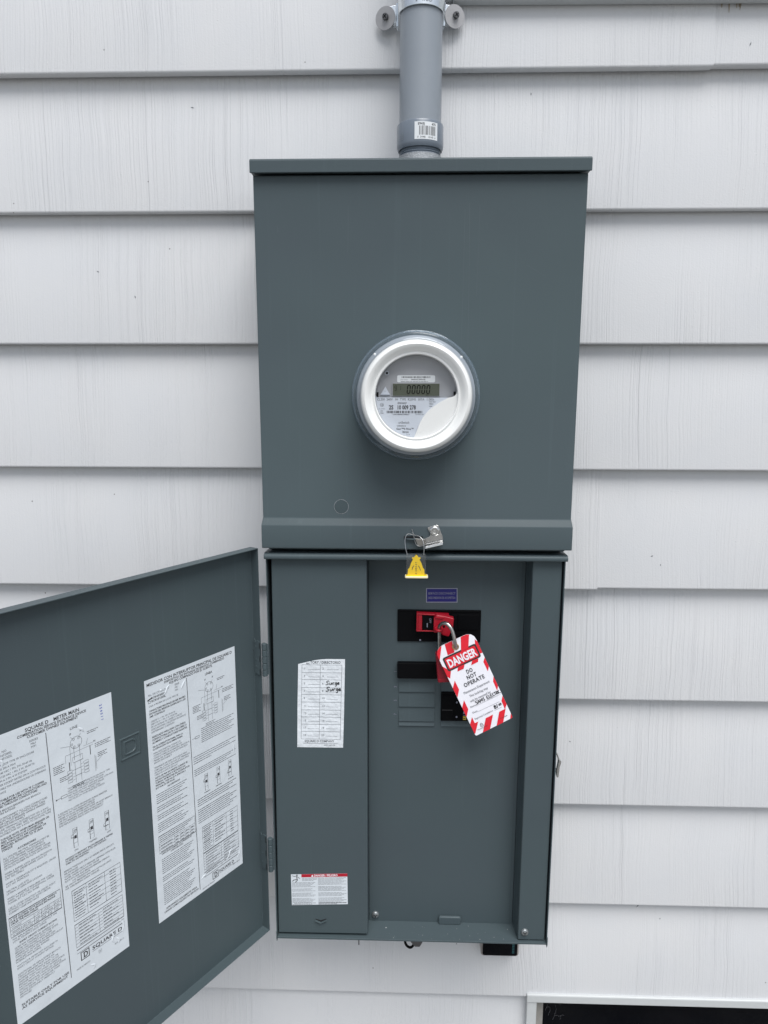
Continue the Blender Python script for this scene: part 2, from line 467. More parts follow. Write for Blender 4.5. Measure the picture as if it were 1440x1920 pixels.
def tag(o, label, cat, group=None):
    o['label'] = label; o['category'] = cat
    if group: o['group'] = group
    return o
def thing(name, loc, label, cat, group=None):
    o = bpy.data.objects.new(name, None); COL.objects.link(o); o.location = loc
    o.empty_display_size = 0.05
    return tag(o, label, cat, group)
def structure(o): o['kind'] = 'structure'; return o
def frame(o, eu, ev):
    o, eu, ev = Vector(o), Vector(eu).normalized(), Vector(ev).normalized(); n = eu.cross(ev)
    return lambda u, v, h=0: o + eu * (u * 1e-3) + ev * (v * 1e-3) + n * (h * 1e-3)
def quadmap(bl, br, tl, tr, W, H):
    bl, br, tl, tr = map(Vector, (bl, br, tl, tr)); n = (br - bl).cross(tl - bl).normalized()
    return lambda u, v, h=0: (bl * (1 - u / W) * (1 - v / H) + br * (u / W) * (1 - v / H) + tl * (1 - u / W) * (v / H) + tr * (u / W) * (v / H)) + n * (h * 1e-3)
def rounded(u0, v0, u1, v1, r, n=5):
    out = []
    for cx, cy, a in ((u1 - r, v0 + r, -PI / 2), (u1 - r, v1 - r, 0), (u0 + r, v1 - r, PI / 2), (u0 + r, v0 + r, PI)):
        for i in range(n + 1):
            t = a + PI / 2 * i / n; out.append((cx + r * math.cos(t), cy + r * math.sin(t)))
    return out
def arc(cx, cy, r, a0, a1, n):
    return [(cx + r * math.cos(a0 + (a1 - a0) * i / n), cy + r * math.sin(a0 + (a1 - a0) * i / n)) for i in range(n + 1)]
def catmull(P, n=6):
    P = [Vector(p) for p in P]; out = []
    for i in range(len(P) - 1):
        a, b, c, d = P[max(i - 1, 0)], P[i], P[i + 1], P[min(i + 2, len(P) - 1)]
        for j in range(n):
            t = j / n
            out.append(0.5 * ((2 * b) + (c - a) * t + (2 * a - 5 * b + 4 * c - d) * t * t + (3 * b - a - 3 * c + d) * t ** 3))
    return out + [P[-1]]

# ================================================================== SETTING
g = MB(); NG = 24
gx = [-200, -60, -20, -8, -4, -2.5, -1.5, -0.8, 0, 0.8, 1.5, 2.5, 4, 8, 20, 60, 200]
gv = [(x, y, -1.62 + 0.012 * math.sin(x * 3.1) * math.cos(y * 2.3)) for x in gx for y in gx]
n_ = len(gx)
g.add(gv, [(i * n_ + j, (i + 1) * n_ + j, (i + 1) * n_ + j + 1, i * n_ + j + 1) for i in range(n_ - 1) for j in range(n_ - 1)])
structure(g.build('ground', 'ground'))

# ---- house wall: lapped planks, each one its own board
PITCH, Z0 = 0.2032, 0.4714
wall = thing('house_wall', (0.0, 0.05, -1.62), 'white painted house wall of lapped wood grain siding', 'wall')
def plank(k, x0, x1, dy=0.0, dz=0.0):
    zb = Z0 - PITCH * k + dz
    if x1 - x0 < 0.02: return
    prof = [(0.0150, zb), (0.0024, zb), (0.0010, zb + 0.0004), (0.0003, zb + 0.0014), (0.0, zb + 0.0030),
            (0.0212, zb + PITCH + 0.02), (0.0258, zb + PITCH + 0.02), (0.0208, zb + 0.024), (0.0152, zb + 0.018)]
    b = MB(); b.prism([(y + dy, z) for y, z in prof], lambda a, c, d: (d, a, c), x0, x1)
    b.build('siding_plank', 'siding', wall)
joints = {-4: [-1.2, 1.1], -3: [0.6], -2: [-0.9, 1.3], -1: [-1.6, 0.9], 0: [-1.5, 0.4573], 1: [-1.1, 1.5], 2: [-2.0, 0.95], 3: [-1.4, 1.2],
          4: [-1.7, 0.33], 5: [-1.0, 1.4], 6: [-1.9, 1.05], 7: [-1.3, 1.6], 8: [-2.1, 1.25], 9: [-1.6], 10: [-1.2]}
for k in range(-4, 11):
    xs = [-2.8] + joints[k] + [2.9]
    for i in range(len(xs) - 1):
        a, b_ = xs[i], xs[i + 1]
        if k in (0, 4) and i == 1 and xs[2] in (0.4573, 0.33):
            plank(k, a, b_ - 0.0006, dy=-0.0018, dz=-0.0022)
        elif k in (9, 10):
            if a < 0.25: plank(k, a, min(b_ - 0.001, 0.2445))
            if b_ > 0.9: plank(k, max(a, 0.888), b_)
        else:
            plank(k, a, b_ - 0.001)
sh = MB()
sh.box(-2.8, 0.262, 0.026, 0.16, -1.40, 1.5); sh.box(0.87, 2.9, 0.026, 0.16, -1.40, 1.5); sh.box(0.262, 0.87, 0.026, 0.16, -1.154, 1.5)
sh.build('sheathing', 'trim', wall)
fd_ = MB(); fd_.box(-2.8, 0.262, 0.028, 0.2, -1.70, -1.402); fd_.box(0.87, 2.9, 0.028, 0.2, -1.70, -1.402)
fd_.build('foundation', 'concrete', wall)
# faint rust streak marks below the upper trim
st = MB()
for i in range(46):
    x = random.uniform(0.09, 0.55); L_ = random.uniform(0.004, 0.013)
    y = 0.0212 * ((0.55 - L_ / 2) - Z0) / (PITCH + 0.02) - 0.0003
    zt_ = 0.5570
    yt = 0.0212 * (zt_ - Z0 - 0.0045) / (PITCH + 0.0155) - 0.0004; yb = 0.0212 * (zt_ - L_ - Z0 - 0.0045) / (PITCH + 0.0155) - 0.0004
    wd = random.uniform(0.0006, 0.002)
    st.add([(x - wd, yt, zt_), (x + wd, yt, zt_), (x + wd * 0.3, yb, zt_ - L_), (x - wd * 0.3, yb, zt_ - L_)], [(0, 1, 2, 3)])
st.build('rust_streaks', 'stain', wall)['kind'] = 'stuff'
# dents and nicks in the painted boards
nk = MB()
for (x, z, L_, a) in ((0.445, -0.965, 0.011, 0.9), (0.487, -0.99, 0.004, 1.4), (-0.34, 0.545, 0.007, 2.1), (-0.335, 0.425, 0.006, 2.9), (-0.50, 0.18, 0.005, 2.7),
                      (0.64, -0.955, 0.009, 1.2), (0.70, -0.96, 0.006, 2.3), (0.105, -1.05, 0.003, 1), (0.42, -0.285, 0.005, 0.3), (0.435, -0.30, 0.003, 2),
                      (-0.115, 0.31, 0.006, 2.3), (0.19, 0.44, 0.005, 1.6), (0.51, 0.50, 0.007, 1.2), (0.60, 0.04, 0.005, 2.2), (-0.44, 0.14, 0.005, 1.9), (0.30, -0.63, 0.004, 2.4)):
    k = math.floor((Z0 - z) / PITCH) + 1; zb = Z0 - PITCH * k
    def yy(zq): return 0.0212 * (zq - zb - 0.0045) / (PITCH + 0.0155) - 0.00025
    dx, dz = math.cos(a) * L_ / 2, math.sin(a) * L_ / 2; px, pz = -math.sin(a) * 0.0009, math.cos(a) * 0.0009
    P = [(x - dx, z - dz), (x + px, z + pz), (x + dx, z + dz), (x - px, z - pz)]
    nk.add([(p, yy(q), q) for p, q in P], [(0, 1, 2, 3)])
nk.build('paint_nicks', 'ink2', wall)['kind'] = 'stuff'

# ---- upper trim board (foot of something mounted above, top right)
tb = thing('trim_board', (0.3, -0.01, 0.5575), 'white painted trim board along the top right edge beside the conduit', 'trim')
def tilt(p): return p
b = MB(); b.prism([(-0.012, 0.5590), (-0.0105, 0.5575), (0.004, 0.5575), (0.004, 0.64), (-0.0135, 0.64)], lambda a, c, d: (d, a, c - 0.006 * (d - 0.067)), 0.067, 1.1)
b.build('board', 'trim', tb, bevel=0.001)
b = MB(); b.box(0.0545, 0.0668, -0.006, 0.004, 0.5620, 0.64); b.build('end_cap', 'trim', tb, bevel=0.001)

# ---- dark basement window, bottom right
win = thing('window', (0.565, 0.0, -1.60), 'dark basement window with white painted frame below the siding at bottom right', 'window')
b = MB(); b.prism([(-0.0045, -1.1622), (-0.0045, -1.1470), (-0.0030, -1.1452), (0.018, -1.1452), (0.018, -1.1622)], lambda a, c, d: (d, a, c), 0.2405, 0.892)
b.build('head_board', 'trim', win, bevel=0.0012)
for x0, x1 in ((0.2415, 0.2600), (0.872, 0.890)):
    b = MB(); b.box(x0, x1, -0.002, 0.045, -1.56, -1.1625); b.build('jamb', 'trim', win, bevel=0.001)
b = MB(); b.box(0.2415, 0.890, -0.02, 0.045, -1.585, -1.5605); b.build('sill', 'trim', win, bevel=0.002)
b = MB()
b.box(0.2602, 0.2795, 0.028, 0.044, -1.56, -1.167); b.box(0.852, 0.8715, 0.028, 0.044, -1.56, -1.167)
b.box(0.2797, 0.8518, 0.028, 0.044, -1.56, -1.54); b.box(0.2797, 0.8518, 0.028, 0.044, -1.185, -1.167)
b.build('sash', 'concrete', win, bevel=0.001)
b = MB(); b.box(0.27, 0.86, 0.034, 0.038, -1.55, -1.172); b.build('pane', 'dglass', win, bevel=0)
b = MB()
for i in range(9):
    p = Vector((0.285 + random.uniform(0, 0.035), 0.0325, -1.198 - random.uniform(0, 0.03))); q = p + Vector((random.uniform(-0.012, 0.012), -0.002, random.uniform(-0.02, 0.008)))
    b.tube([p, (p + q) / 2 + Vector((0.002, 0, 0.002)), q], 0.00018, 4)
b.build('cobweb', 'web', win)

# ================================================================== CONDUIT
CX, CY = 0.0190, -0.0645
con = thing('conduit', (CX, CY, 0.30), 'grey plastic conduit pipe rising from the top of the meter cabinet', 'pipe')
b = MB(); b.lathe([(0.0302, 0.352), (0.0302, 1.45)], (CX, CY, 0), 'z', 56); b.build('pipe', 'pvc', con)
b = MB(); b.lathe([(0.0275, 0.3345), (0.0318, 0.3335), (0.0335, 0.3372), (0.0338, 0.3400), (0.0336, 0.3665), (0.0328, 0.3682), (0.0304, 0.3684)], (CX, CY, 0), 'z', 64)
cpl = b.build('coupling', 'collar', con)
b = MB(); b.lathe([(0.0290, 0.3245), (0.0302, 0.3258), (0.0290, 0.3270), (0.0302, 0.3284), (0.0290, 0.3298), (0.0302, 0.3310), (0.0290, 0.3324), (0.0290, 0.3340)], (CX, CY, 0), 'z', 56)
b.build('thread', 'collar', con)
def TC(u, v, h=0):     # print wrapped on the coupling: u mm along the arc from front, v mm height
    a = -PI / 2 + u / 33.6; r = 0.0338 + 0.0002 + h * 1e-3
    return Vector((CX + r * math.cos(a), CY + r * math.sin(a), 0.335 + v * 1e-3))
b = MB()
NU = 14; gu = [-8.5 + 34.5 * i / NU for i in range(NU + 1)]
b.add([TC(u, v, 0.05) for u in gu for v in (6, 29)], [(2 * i, 2 * i + 2, 2 * i + 3, 2 * i + 1) for i in range(NU)], 0)
b.text(TC, 'E943J', -4, 24.6, 3.0, 1, 1, h=0.2); b.text(TC, '475', 16, 24.6, 3.0, 1, 1, h=0.2)
b.barcode(TC, -2, 22, 11.5, 23.4, 1, h=0.2, seed=5, unit=0.42)
b.text(TC, '0  34481  10145  6', 9, 7.6, 2.4, 1, 0, width=27, align='c', h=0.2)
b.build('barcode_label', ['sticker', 'ink'], cpl)
b = MB()
for j, st_ in enumerate(('GEN', '2 IN')): b.text(TC, st_, -27 - 6 * j, 8, 3.0, 0, 0, rot=PI / 2, h=0.3)
b.build('moulded_mark', 'pvc', cpl)

# ---- two-hole strap round the conduit
stp = thing('conduit_strap', (CX, -0.004, 0.51), 'zinc plated two hole strap around the grey conduit at top', 'pipe strap')
def strap_path(r):
    P = [(CX - 0.059, -0.0035), (CX - r - 0.004, -0.0035), (CX - r, -0.008), (CX - r, CY)]
    P += [(CX + r * math.cos(a), CY + r * math.sin(a)) for a in [PI + PI * i / 24 for i in range(1, 24)]]
    P += [(CX + r, CY), (CX + r, -0.008), (CX + r + 0.004, -0.0035), (CX + 0.059, -0.0035)]
    return P
pa, pb = strap_path(0.0330), strap_path(0.0312)
b = MB(); vs, fs = [], []
for i, ((x0, y0), (x1, y1)) in enumerate(zip(pa, pb)):
    n_p = len(pa); ear = i in (0, 1, n_p - 1, n_p - 2); leg = i in (2, 3, n_p - 3, n_p - 4)
    zl, zh = (0.5255, 0.5565) if ear else ((0.518, 0.5555) if leg else (0.5125, 0.5535))
    if i in (0, n_p - 1): zl, zh = 0.530, 0.552
    if ear: y1 = y0 + 0.002; x1 = x0
    vs += [(x0, y0, zl), (x0, y0, zh), (x1, y1, zl), (x1, y1, zh)]
for i in range(len(pa) - 1):
    a, c = 4 * i, 4 * i + 4
    fs += [(a, c, c + 1, a + 1), (a + 2, a + 3, c + 3, c + 2), (a, a + 2, c + 2, c), (a + 1, c + 1, c + 3, a + 3)]
fs += [(0, 1, 3, 2), tuple(len(vs) - 4 + i for i in (0, 2, 3, 1))]
b.add(vs, fs); band = b.build('band', 'zinc', stp, bevel=0.0006)
for sgn in (-1, 1):
    rib = MB(); rib.tube([(CX + sgn * 0.0345, -0.014, 0.522), (CX + sgn * 0.0345, -0.014, 0.553)], 0.0022, 8)
    rib.build('rib', 'zinc', band)
def TS(u, v, h=0):
    a = -PI / 2 + u / 33.0; r = 0.0331 + h * 1e-3
    return Vector((CX + r * math.cos(a), CY + r * math.sin(a), 0.5125 + v * 1e-3))
b = MB(); b.text(TS, '2" RGD', -9, 3.6, 4.2, 0, 0, sp=0.8, h=0.2); b.build('stamped_mark', 'ink2', band)
def washer(cx, cz, tx, tz, lab):
    wt = thing('washer', (cx, -0.010, cz), lab, 'washer', 'fender washers holding the conduit strap')
    Rm = Matrix.Rotation(tx, 3, 'X') @ Matrix.Rotation(tz, 3, 'Z')
    def put(bm): 
        o = Vector((cx, -0.012, cz)); bm.v = [Rm @ (q - o) + o for q in bm.v]; return bm
    b = MB(); b.lathe([(0.0035, 0.0), (0.0155, 0.0), (0.0158, 0.0006), (0.0155, 0.0014), (0.0035, 0.0014)], (cx, -0.012, cz), 'y', 36, close=True); put(b)
    disc = b.build('disc', 'washer', wt)
    b = MB(); b.lathe([(0.003, 0.0014), (0.0044, 0.0016), (0.0047, 0.003), (0.0047, 0.0052), (0.0041, 0.0062), (0.0018, 0.0064), (0.0, 0.0064)], (cx + 0.001, -0.012, cz + 0.001), 'y', 20); put(b)
    sc = b.build('screw', 'screw', wt)
    b = MB()
    for q in (0.7, 0.7 + PI / 2):
        dx, dz = math.cos(q) * 0.0032, math.sin(q) * 0.0032; px, pz = -math.sin(q) * 0.0006, math.cos(q) * 0.0006
        yq = -0.012 - 0.0066 - (0.0001 if q > 1 else 0)
        b.add([(cx + 0.001 - dx + px, yq, cz + 0.001 - dz + pz), (cx + 0.001 + dx + px, yq, cz + 0.001 + dz + pz), (cx + 0.001 + dx - px, yq, cz + 0.001 + dz - pz), (cx + 0.001 - dx - px, yq, cz + 0.001 - dz - pz)], [(0, 1, 2, 3)])
    put(b); b.build('cross_recess', 'black', sc)
washer(-0.0330, 0.5345, 0.10, -0.35, 'dull steel washer with screw on the left ear of the conduit strap')
washer(0.0690, 0.5355, 0.10, 0.35, 'dull steel washer with screw on the right ear of the conduit strap')

# ================================================================== METER CABINET
cab = thing('meter_cabinet', (0.0172, 0.0, -0.905), 'dark grey electrical meter cabinet with its lower door swung open on the white wall', 'electrical cabinet')
UL, UR = -0.2100, 0.2445
LL, LR = -0.2085, 0.2405
b = MB(); b.box(UL + 0.004, UR - 0.004, -0.134, -0.0005, -0.246, 0.283); b.build('back_box', 'enamel', cab, bevel=0.002)
# rain cap: folded sheet, sloped top
b = MB(); b.prism([(-0.002, 0.3035), (-0.1545, 0.2998), (-0.1570, 0.2975), (-0.1570, 0.2815), (-0.1545, 0.2815), (-0.1545, 0.2835), (-0.002, 0.2835)],
                  lambda a, c, d: (d, a, c), UL - 0.0026, UR + 0.0026)
b.build('rain_cap', 'enamel', cab, bevel=0.0012)
# hub for the conduit
b = MB(); b.lathe([(0.040, 0.302), (0.040, 0.3055), (0.0325, 0.3075), (0.0312, 0.3110), (0.0308, 0.3255), (0.0285, 0.3262)], (CX, CY, 0), 'z', 56)
b.build('hub', 'cast', cab)
# upper cover with stepped foot
def cover_mesh():
    P = [(-0.1335, 0.2812, 0), (-0.1455, 0.2812, 0), (-0.1470, 0.2800, 0), (-0.1470, -0.1930, 0), (-0.1478, -0.1955, 0.0003), (-0.1545, -0.2035, 0.0012), (-0.1552, -0.2055, 0.0014), (-0.1552, -0.2380, 0.0014), (-0.1542, -0.2392, 0.0014), (-0.1335, -0.2392, 0.0014)]
    b = MB(); n = len(P); vs = []
    for y, z, e in P: vs += [(UL - e, y, z), (UR + e, y, z)]
    fs = [(2 * i, 2 * i + 1, 2 * ((i + 1) % n) + 1, 2 * ((i + 1) % n)) for i in range(n)]
    fs += [tuple(2 * i for i in range(n)), tuple(2 * i + 1 for i in range(n - 1, -1, -1))]
    return b.add(vs, fs)
ucov = cover_mesh().build('meter_cover', 'enamel', cab, bevel=0.0022, seg=3)
TU = frame((0, -0.1470, 0), (1, 0, 0), (0, 0, 1))
b = MB(); b.line(TU, arc(-93.2, -177.1, 10.6, 0, 2 * PI - 2 * PI / 40, 39), 0.55, 0.12, closed=True)
b.build('knockout_ring', 'cast', ucov)
b = MB(); b.lathe([(0.0, 0.0), (0.0098, 0.0), (0.0102, 0.0005), (0.0, 0.0007)], (-0.0932, -0.1468, -0.1771), 'y', 40); b.build('knockout', 'enamel', ucov)
b = MB()
for (x0, z0, x1, z1, wd) in ((167, 163, 192, 148, 0.35), (86, 244, 88, 30, 0.5), (80, 236, 78, 30, 0.4), (100, 242, 98, 120, 0.35), (-178, 215, -177.6, 208, 0.6), (-80, 240, -81, 180, 0.4), (237, -25, 239, -20, 0.5)):
    b.line(TU, [(x0 - 0, z0), ((x0 + x1) / 2 + 0.4, (z0 + z1) / 2), (x1, z1)], wd, 0.02)
b.build('scratches', 'scuff', ucov)['kind'] = 'stuff'
b = MB(); b.box(-0.0005, 0.0272, -0.1562, -0.1545, -0.2235, -0.2190); b.build('slot', 'dark', ucov)
b = MB(); b.prism(arc(0.0135, 0, 0.0125, PI, 2 * PI, 12), lambda a, c, d: (a, -0.1556 + c * 0.45, -0.2240 + d), 0, 0.0022); b.build('slot_tongue', 'enamel', ucov, bevel=0.0006)

# hasp on the cover foot
hasp = None
b = MB(); b.xz([(0.0338, -0.2062), (0.0355, -0.2047), (0.0475, -0.2016), (0.0497, -0.2022), (0.0560, -0.2180), (0.0566, -0.2225), (0.0312, -0.2288), (0.0304, -0.2222), (0.0370, -0.2190), (0.0382, -0.2165)], -0.1572, -0.1556)
hasp = b.build('hasp', 'steel', cab, bevel=0.0005)
eu = Vector((0.0254, 0, 0.0063)).normalized()
b = MB()
p0 = Vector((0.0308, -0.1566, -0.2292))
def hp(a, y, z): return p0 + eu * a + Vector((0, y, z))
sec = [(0.0, 0.0), (-0.006, -0.0005), (-0.0095, -0.0028), (-0.0102, -0.0062), (-0.0088, -0.0062), (-0.0083, -0.0034), (-0.0055, -0.0020), (0.0, -0.0016)]
b.prism(sec, lambda a, c, d: hp(d, a, c), 0.0, 0.0262); b.build('fold', 'steel', hasp, bevel=0.0004)
b = MB(); b.xz([(0.0158, -0.2215), (0.0196, -0.2312), (0.0230, -0.2322), (0.0318, -0.2300), (0.0310, -0.2235), (0.0290, -0.2220)], -0.1610, -0.1598); b.build('tongue', 'shackle', hasp, bevel=0.0004)
b = MB(); b.lathe([(0.0075, 0.0), (0.0075, 0.001), (0.0062, 0.0026), (0.0052, 0.0030), (0.0040, 0.0028), (0.0034, 0.0012), (0.0018, 0.0010), (0.0014, 0.0020), (0.0, 0.0021)], (0.0442, -0.1573, -0.2105), 'y', 28); b.build('bolt', 'steel', hasp)

# lower box shell
b = MB()
b.box(LL, LL + 0.0016, -0.1448, -0.0005, -0.9085, -0.2566)
lw1 = b.build('side_panel', 'enamel', cab, bevel=0.0005)
b = MB(); b.box(LR - 0.0016, LR, -0.1448, -0.0005, -0.9085, -0.2566); b.build('side_panel', 'enamel', cab, bevel=0.0005)
b = MB(); b.box(LL + 0.0018, LR - 0.0018, -0.1446, -0.0005, -0.9082, -0.9066); b.box(LL + 0.0018, LR - 0.0018, -0.1462, -0.1447, -0.9090, -0.9058)
b.build('bottom_shelf', 'enamel', cab, bevel=0.0005)
b = MB()
for i in range(26):
    x, y, r = random.uniform(-0.05, 0.23), random.uniform(-0.142, -0.108), random.uniform(0.0003, 0.0009)
    if i < 4: r *= 1.8
    b.add([(x + r * math.cos(q) * random.uniform(.6, 1.3), y + r * math.sin(q) * random.uniform(.6, 1.3), -0.90655) for q in (0, 1.2, 2.4, 3.7, 5.0)], [(0, 1, 2, 3, 4)])
b.build('dust_specks', 'dust', cab)['kind'] = 'stuff'
for x in (LL + 0.0008, LR - 0.0008):
    b = MB(); b.xz([(x - 0.0008, -0.9086), (x + 0.0008, -0.9086), (x + 0.0006, -0.9130), (x - 0.0004, -0.9130)], -0.147, -0.138); b.box(x - 0.0008 if x > 0 else x - 0.0008, x + 0.0010, -0.1478, -0.1449, -0.9085, -0.895); b.build('corner_tab', 'enamel', cab, bevel=0.0003)
b = MB(); b.box(LL + 0.003, LR - 0.003, -0.004, -0.0006, -0.905, -0.258); b.build('back_panel', 'enamel', cab)
b = MB(); b.box(LL + 0.004, LR - 0.004, -0.118, -0.0006, -0.2563, -0.2475); b.build('box_top', 'dark', cab)  # not enamel: shadow of the gap above the lip painted in near-black
# rolled drip lip over the opening
b = MB(); b.prism([(-0.118, -0.2492), (-0.146, -0.2478), (-0.150, -0.2486), (-0.1522, -0.2508), (-0.1528, -0.2540), (-0.1518, -0.2566), (-0.1490, -0.2572), (-0.1480, -0.2552), (-0.118, -0.2545)],
                  lambda a, c, d: (d, a, c), LL - 0.0012, LR + 0.0014)
b.build('drip_lip', 'enamel', cab, bevel=0.0006)

# wiring gutter cover (left)
b = MB()
b.add([(-0.2012, -0.1405, -0.258), (-0.0562, -0.1405, -0.258), (-0.0562, -0.1405, -0.9022), (-0.2062, -0.1405, -0.9032),
       (-0.2012, -0.106, -0.258), (-0.0562, -0.106, -0.258), (-0.0562, -0.106, -0.9022), (-0.2062, -0.106, -0.9032)],
      [(0, 3, 2, 1), (4, 5, 6, 7), (0, 1, 5, 4), (1, 2, 6, 5), (2, 3, 7, 6), (3, 0, 4, 7)])
gut = b.build('wiring_cover', 'enamel', cab, bevel=0.0022, seg=3)
b = MB(); b.xz([(-0.1432, -0.8768), (-0.1346, -0.8808), (-0.1252, -0.8762), (-0.1252, -0.8742), (-0.1346, -0.8772), (-0.1432, -0.8748)], -0.1409, -0.1403)
b.build('pull_notch', 'dark', gut)
b = MB(); b.xz([(-0.1438, -0.8772), (-0.1346, -0.8818), (-0.1246, -0.8764), (-0.1250, -0.8755), (-0.1346, -0.8803), (-0.1432, -0.8762)], -0.1440, -0.1404)
b.build('pull_lip', 'enamel', gut, bevel=0.0005)

# deadfront
YD = -0.104
b = MB(); b.box(-0.0555, 0.1885, YD, YD + 0.0015, -0.9063, -0.258); dead = b.build('deadfront_panel', 'enamel', cab, bevel=0)
# right channel
b = MB(); b.prism([(0.1888, -0.1045), (0.1900, -0.1045), (0.1925, -0.1400), (0.1938, -0.1412), (0.2352, -0.1412), (0.2368, -0.1395), (0.2368, -0.108), (0.2354, -0.108), (0.2350, -0.1392), (0.1942, -0.1392)],
                  lambda a, c, d: (a, c, d), -0.9040, -0.258)
chn = b.build('side_channel', 'enamel', cab, bevel=0.0008)
b = MB(); b.box(0.1820, 0.1832, YD - 0.0006, YD - 0.0002, -0.9055, -0.258); b.build('crease', 'enamel', dead)
def panel_screw(x, y, z, a, par):
    b = MB(); b.lathe([(0.0062, 0.0), (0.0062, 0.0010), (0.0056, 0.0028), (0.0044, 0.0038), (0.0, 0.0042)], (x, y, z), 'y', 24)
    s_ = b.build('panel_screw', 'dullscrew', par)
    b = MB()
    for k in range(3):
        q = a + k * 2 * PI / 3
        dx, dz = math.cos(q) * 0.0040, math.sin(q) * 0.0040; px, pz = -math.sin(q) * 0.0006, math.cos(q) * 0.0006
        yy_ = y - 0.0042
        b.add([(x + px, yy_ - 0.0003 - k * 0.00005, z + pz), (x + dx + px, yy_ - k * 0.00005, z + dz + pz), (x + dx - px, yy_ - k * 0.00005, z + dz - pz), (x - px, yy_ - 0.0003 - k * 0.00005, z - pz)], [(0, 1, 2, 3)])
    b.build('slot_recess', 'dark', s_)
panel_screw(-0.0450, YD, -0.8943, 0.5, dead)
panel_screw(0.2034, -0.1412, -0.8892, 0.55, chn)
b = MB(); b.prism(rounded(0.0628, -0.9072, 0.1012, -0.8918, 0.004), lambda a, c, d: (a, d, c), YD - 0.0062, YD - 0.0001)
b.build('raised_tab', 'enamel', dead, bevel=0.0025, seg=3)
# twist-out blanks, each pressed like a small louvre
def twistout(x0, x1, zt, zb):
    b = MB(); b.add([(x0, YD - 0.0002, zt), (x1, YD - 0.0002, zt), (x1, YD - 0.0026, zb + 0.0009), (x0, YD - 0.0026, zb + 0.0009), (x1, YD - 0.0001, zb), (x0, YD - 0.0001, zb)],
          [(0, 1, 2, 3), (3, 2, 4, 5), (0, 3, 5), (1, 4, 2)])
    b.build('twist_out', 'enamel', dead, recalc=True)
zc = [-0.4612, -0.4866, -0.5120, -0.5372]
for i in range(3): twistout(-0.0068, 0.0506, zc[i] - 0.0006, zc[i + 1])
twistout(-0.0067, 0.0508, zc[3] - 0.0006, -0.5450)
twistout(0.0608, 0.118, zc[0] - 0.0006, -0.4845)
twistout(0.0614, 0.118, -0.5350, -0.5450)
TD = frame((0, YD, 0), (1, 0, 0), (0, 0, 1))
for i, c in enumerate(('1', '3', '5', '7')):
    b = MB(); zq = (-451.5, -477.5, -500.8, -525.0)[i]
    b.text(TD, c, -10.6, zq - 2.2, 4.2, 0, 0, rot=PI / 2, h=0.35)
    b.build('embossed_number', 'silver', dead)
# blue sticker
TB = quadmap((0.0349, YD - 0.0002, -0.3366), (0.0843, YD - 0.0002, -0.3360), (0.0347, YD - 0.0002, -0.3131), (0.0838, YD - 0.0002, -0.3126), 49.2, 23.5)
b = MB(); b.rect(TB, 0, 0, 49.2, 23.5, 0.02, 0); b.rect(TB, 1.3, 1.3, 47.9, 22.2, 0.10, 1)
b.text(TB, 'SERVICE DISCONNECT', 24.6, 13.2, 3.6, 2, 0, width=43, align='c', h=0.2); b.text(TB, 'DESCONEXION DE ACOMETIDA', 24.6, 6.0, 3.6, 2, 0, width=43, align='c', h=0.2)
b.build('service_sticker', ['silver', 'blue', 'silver'], dead, label='dark blue service disconnect sticker with silver border')
# black filler blank
b = MB(); b.prism(rounded(-0.0096, -0.4600, 0.0538, -0.4340, 0.002), lambda a, c, d: (a, d, c), YD - 0.010, YD - 0.0003)
fil = b.build('filler_plate', 'black', dead, bevel=0.0010, label='black blank filler plate')

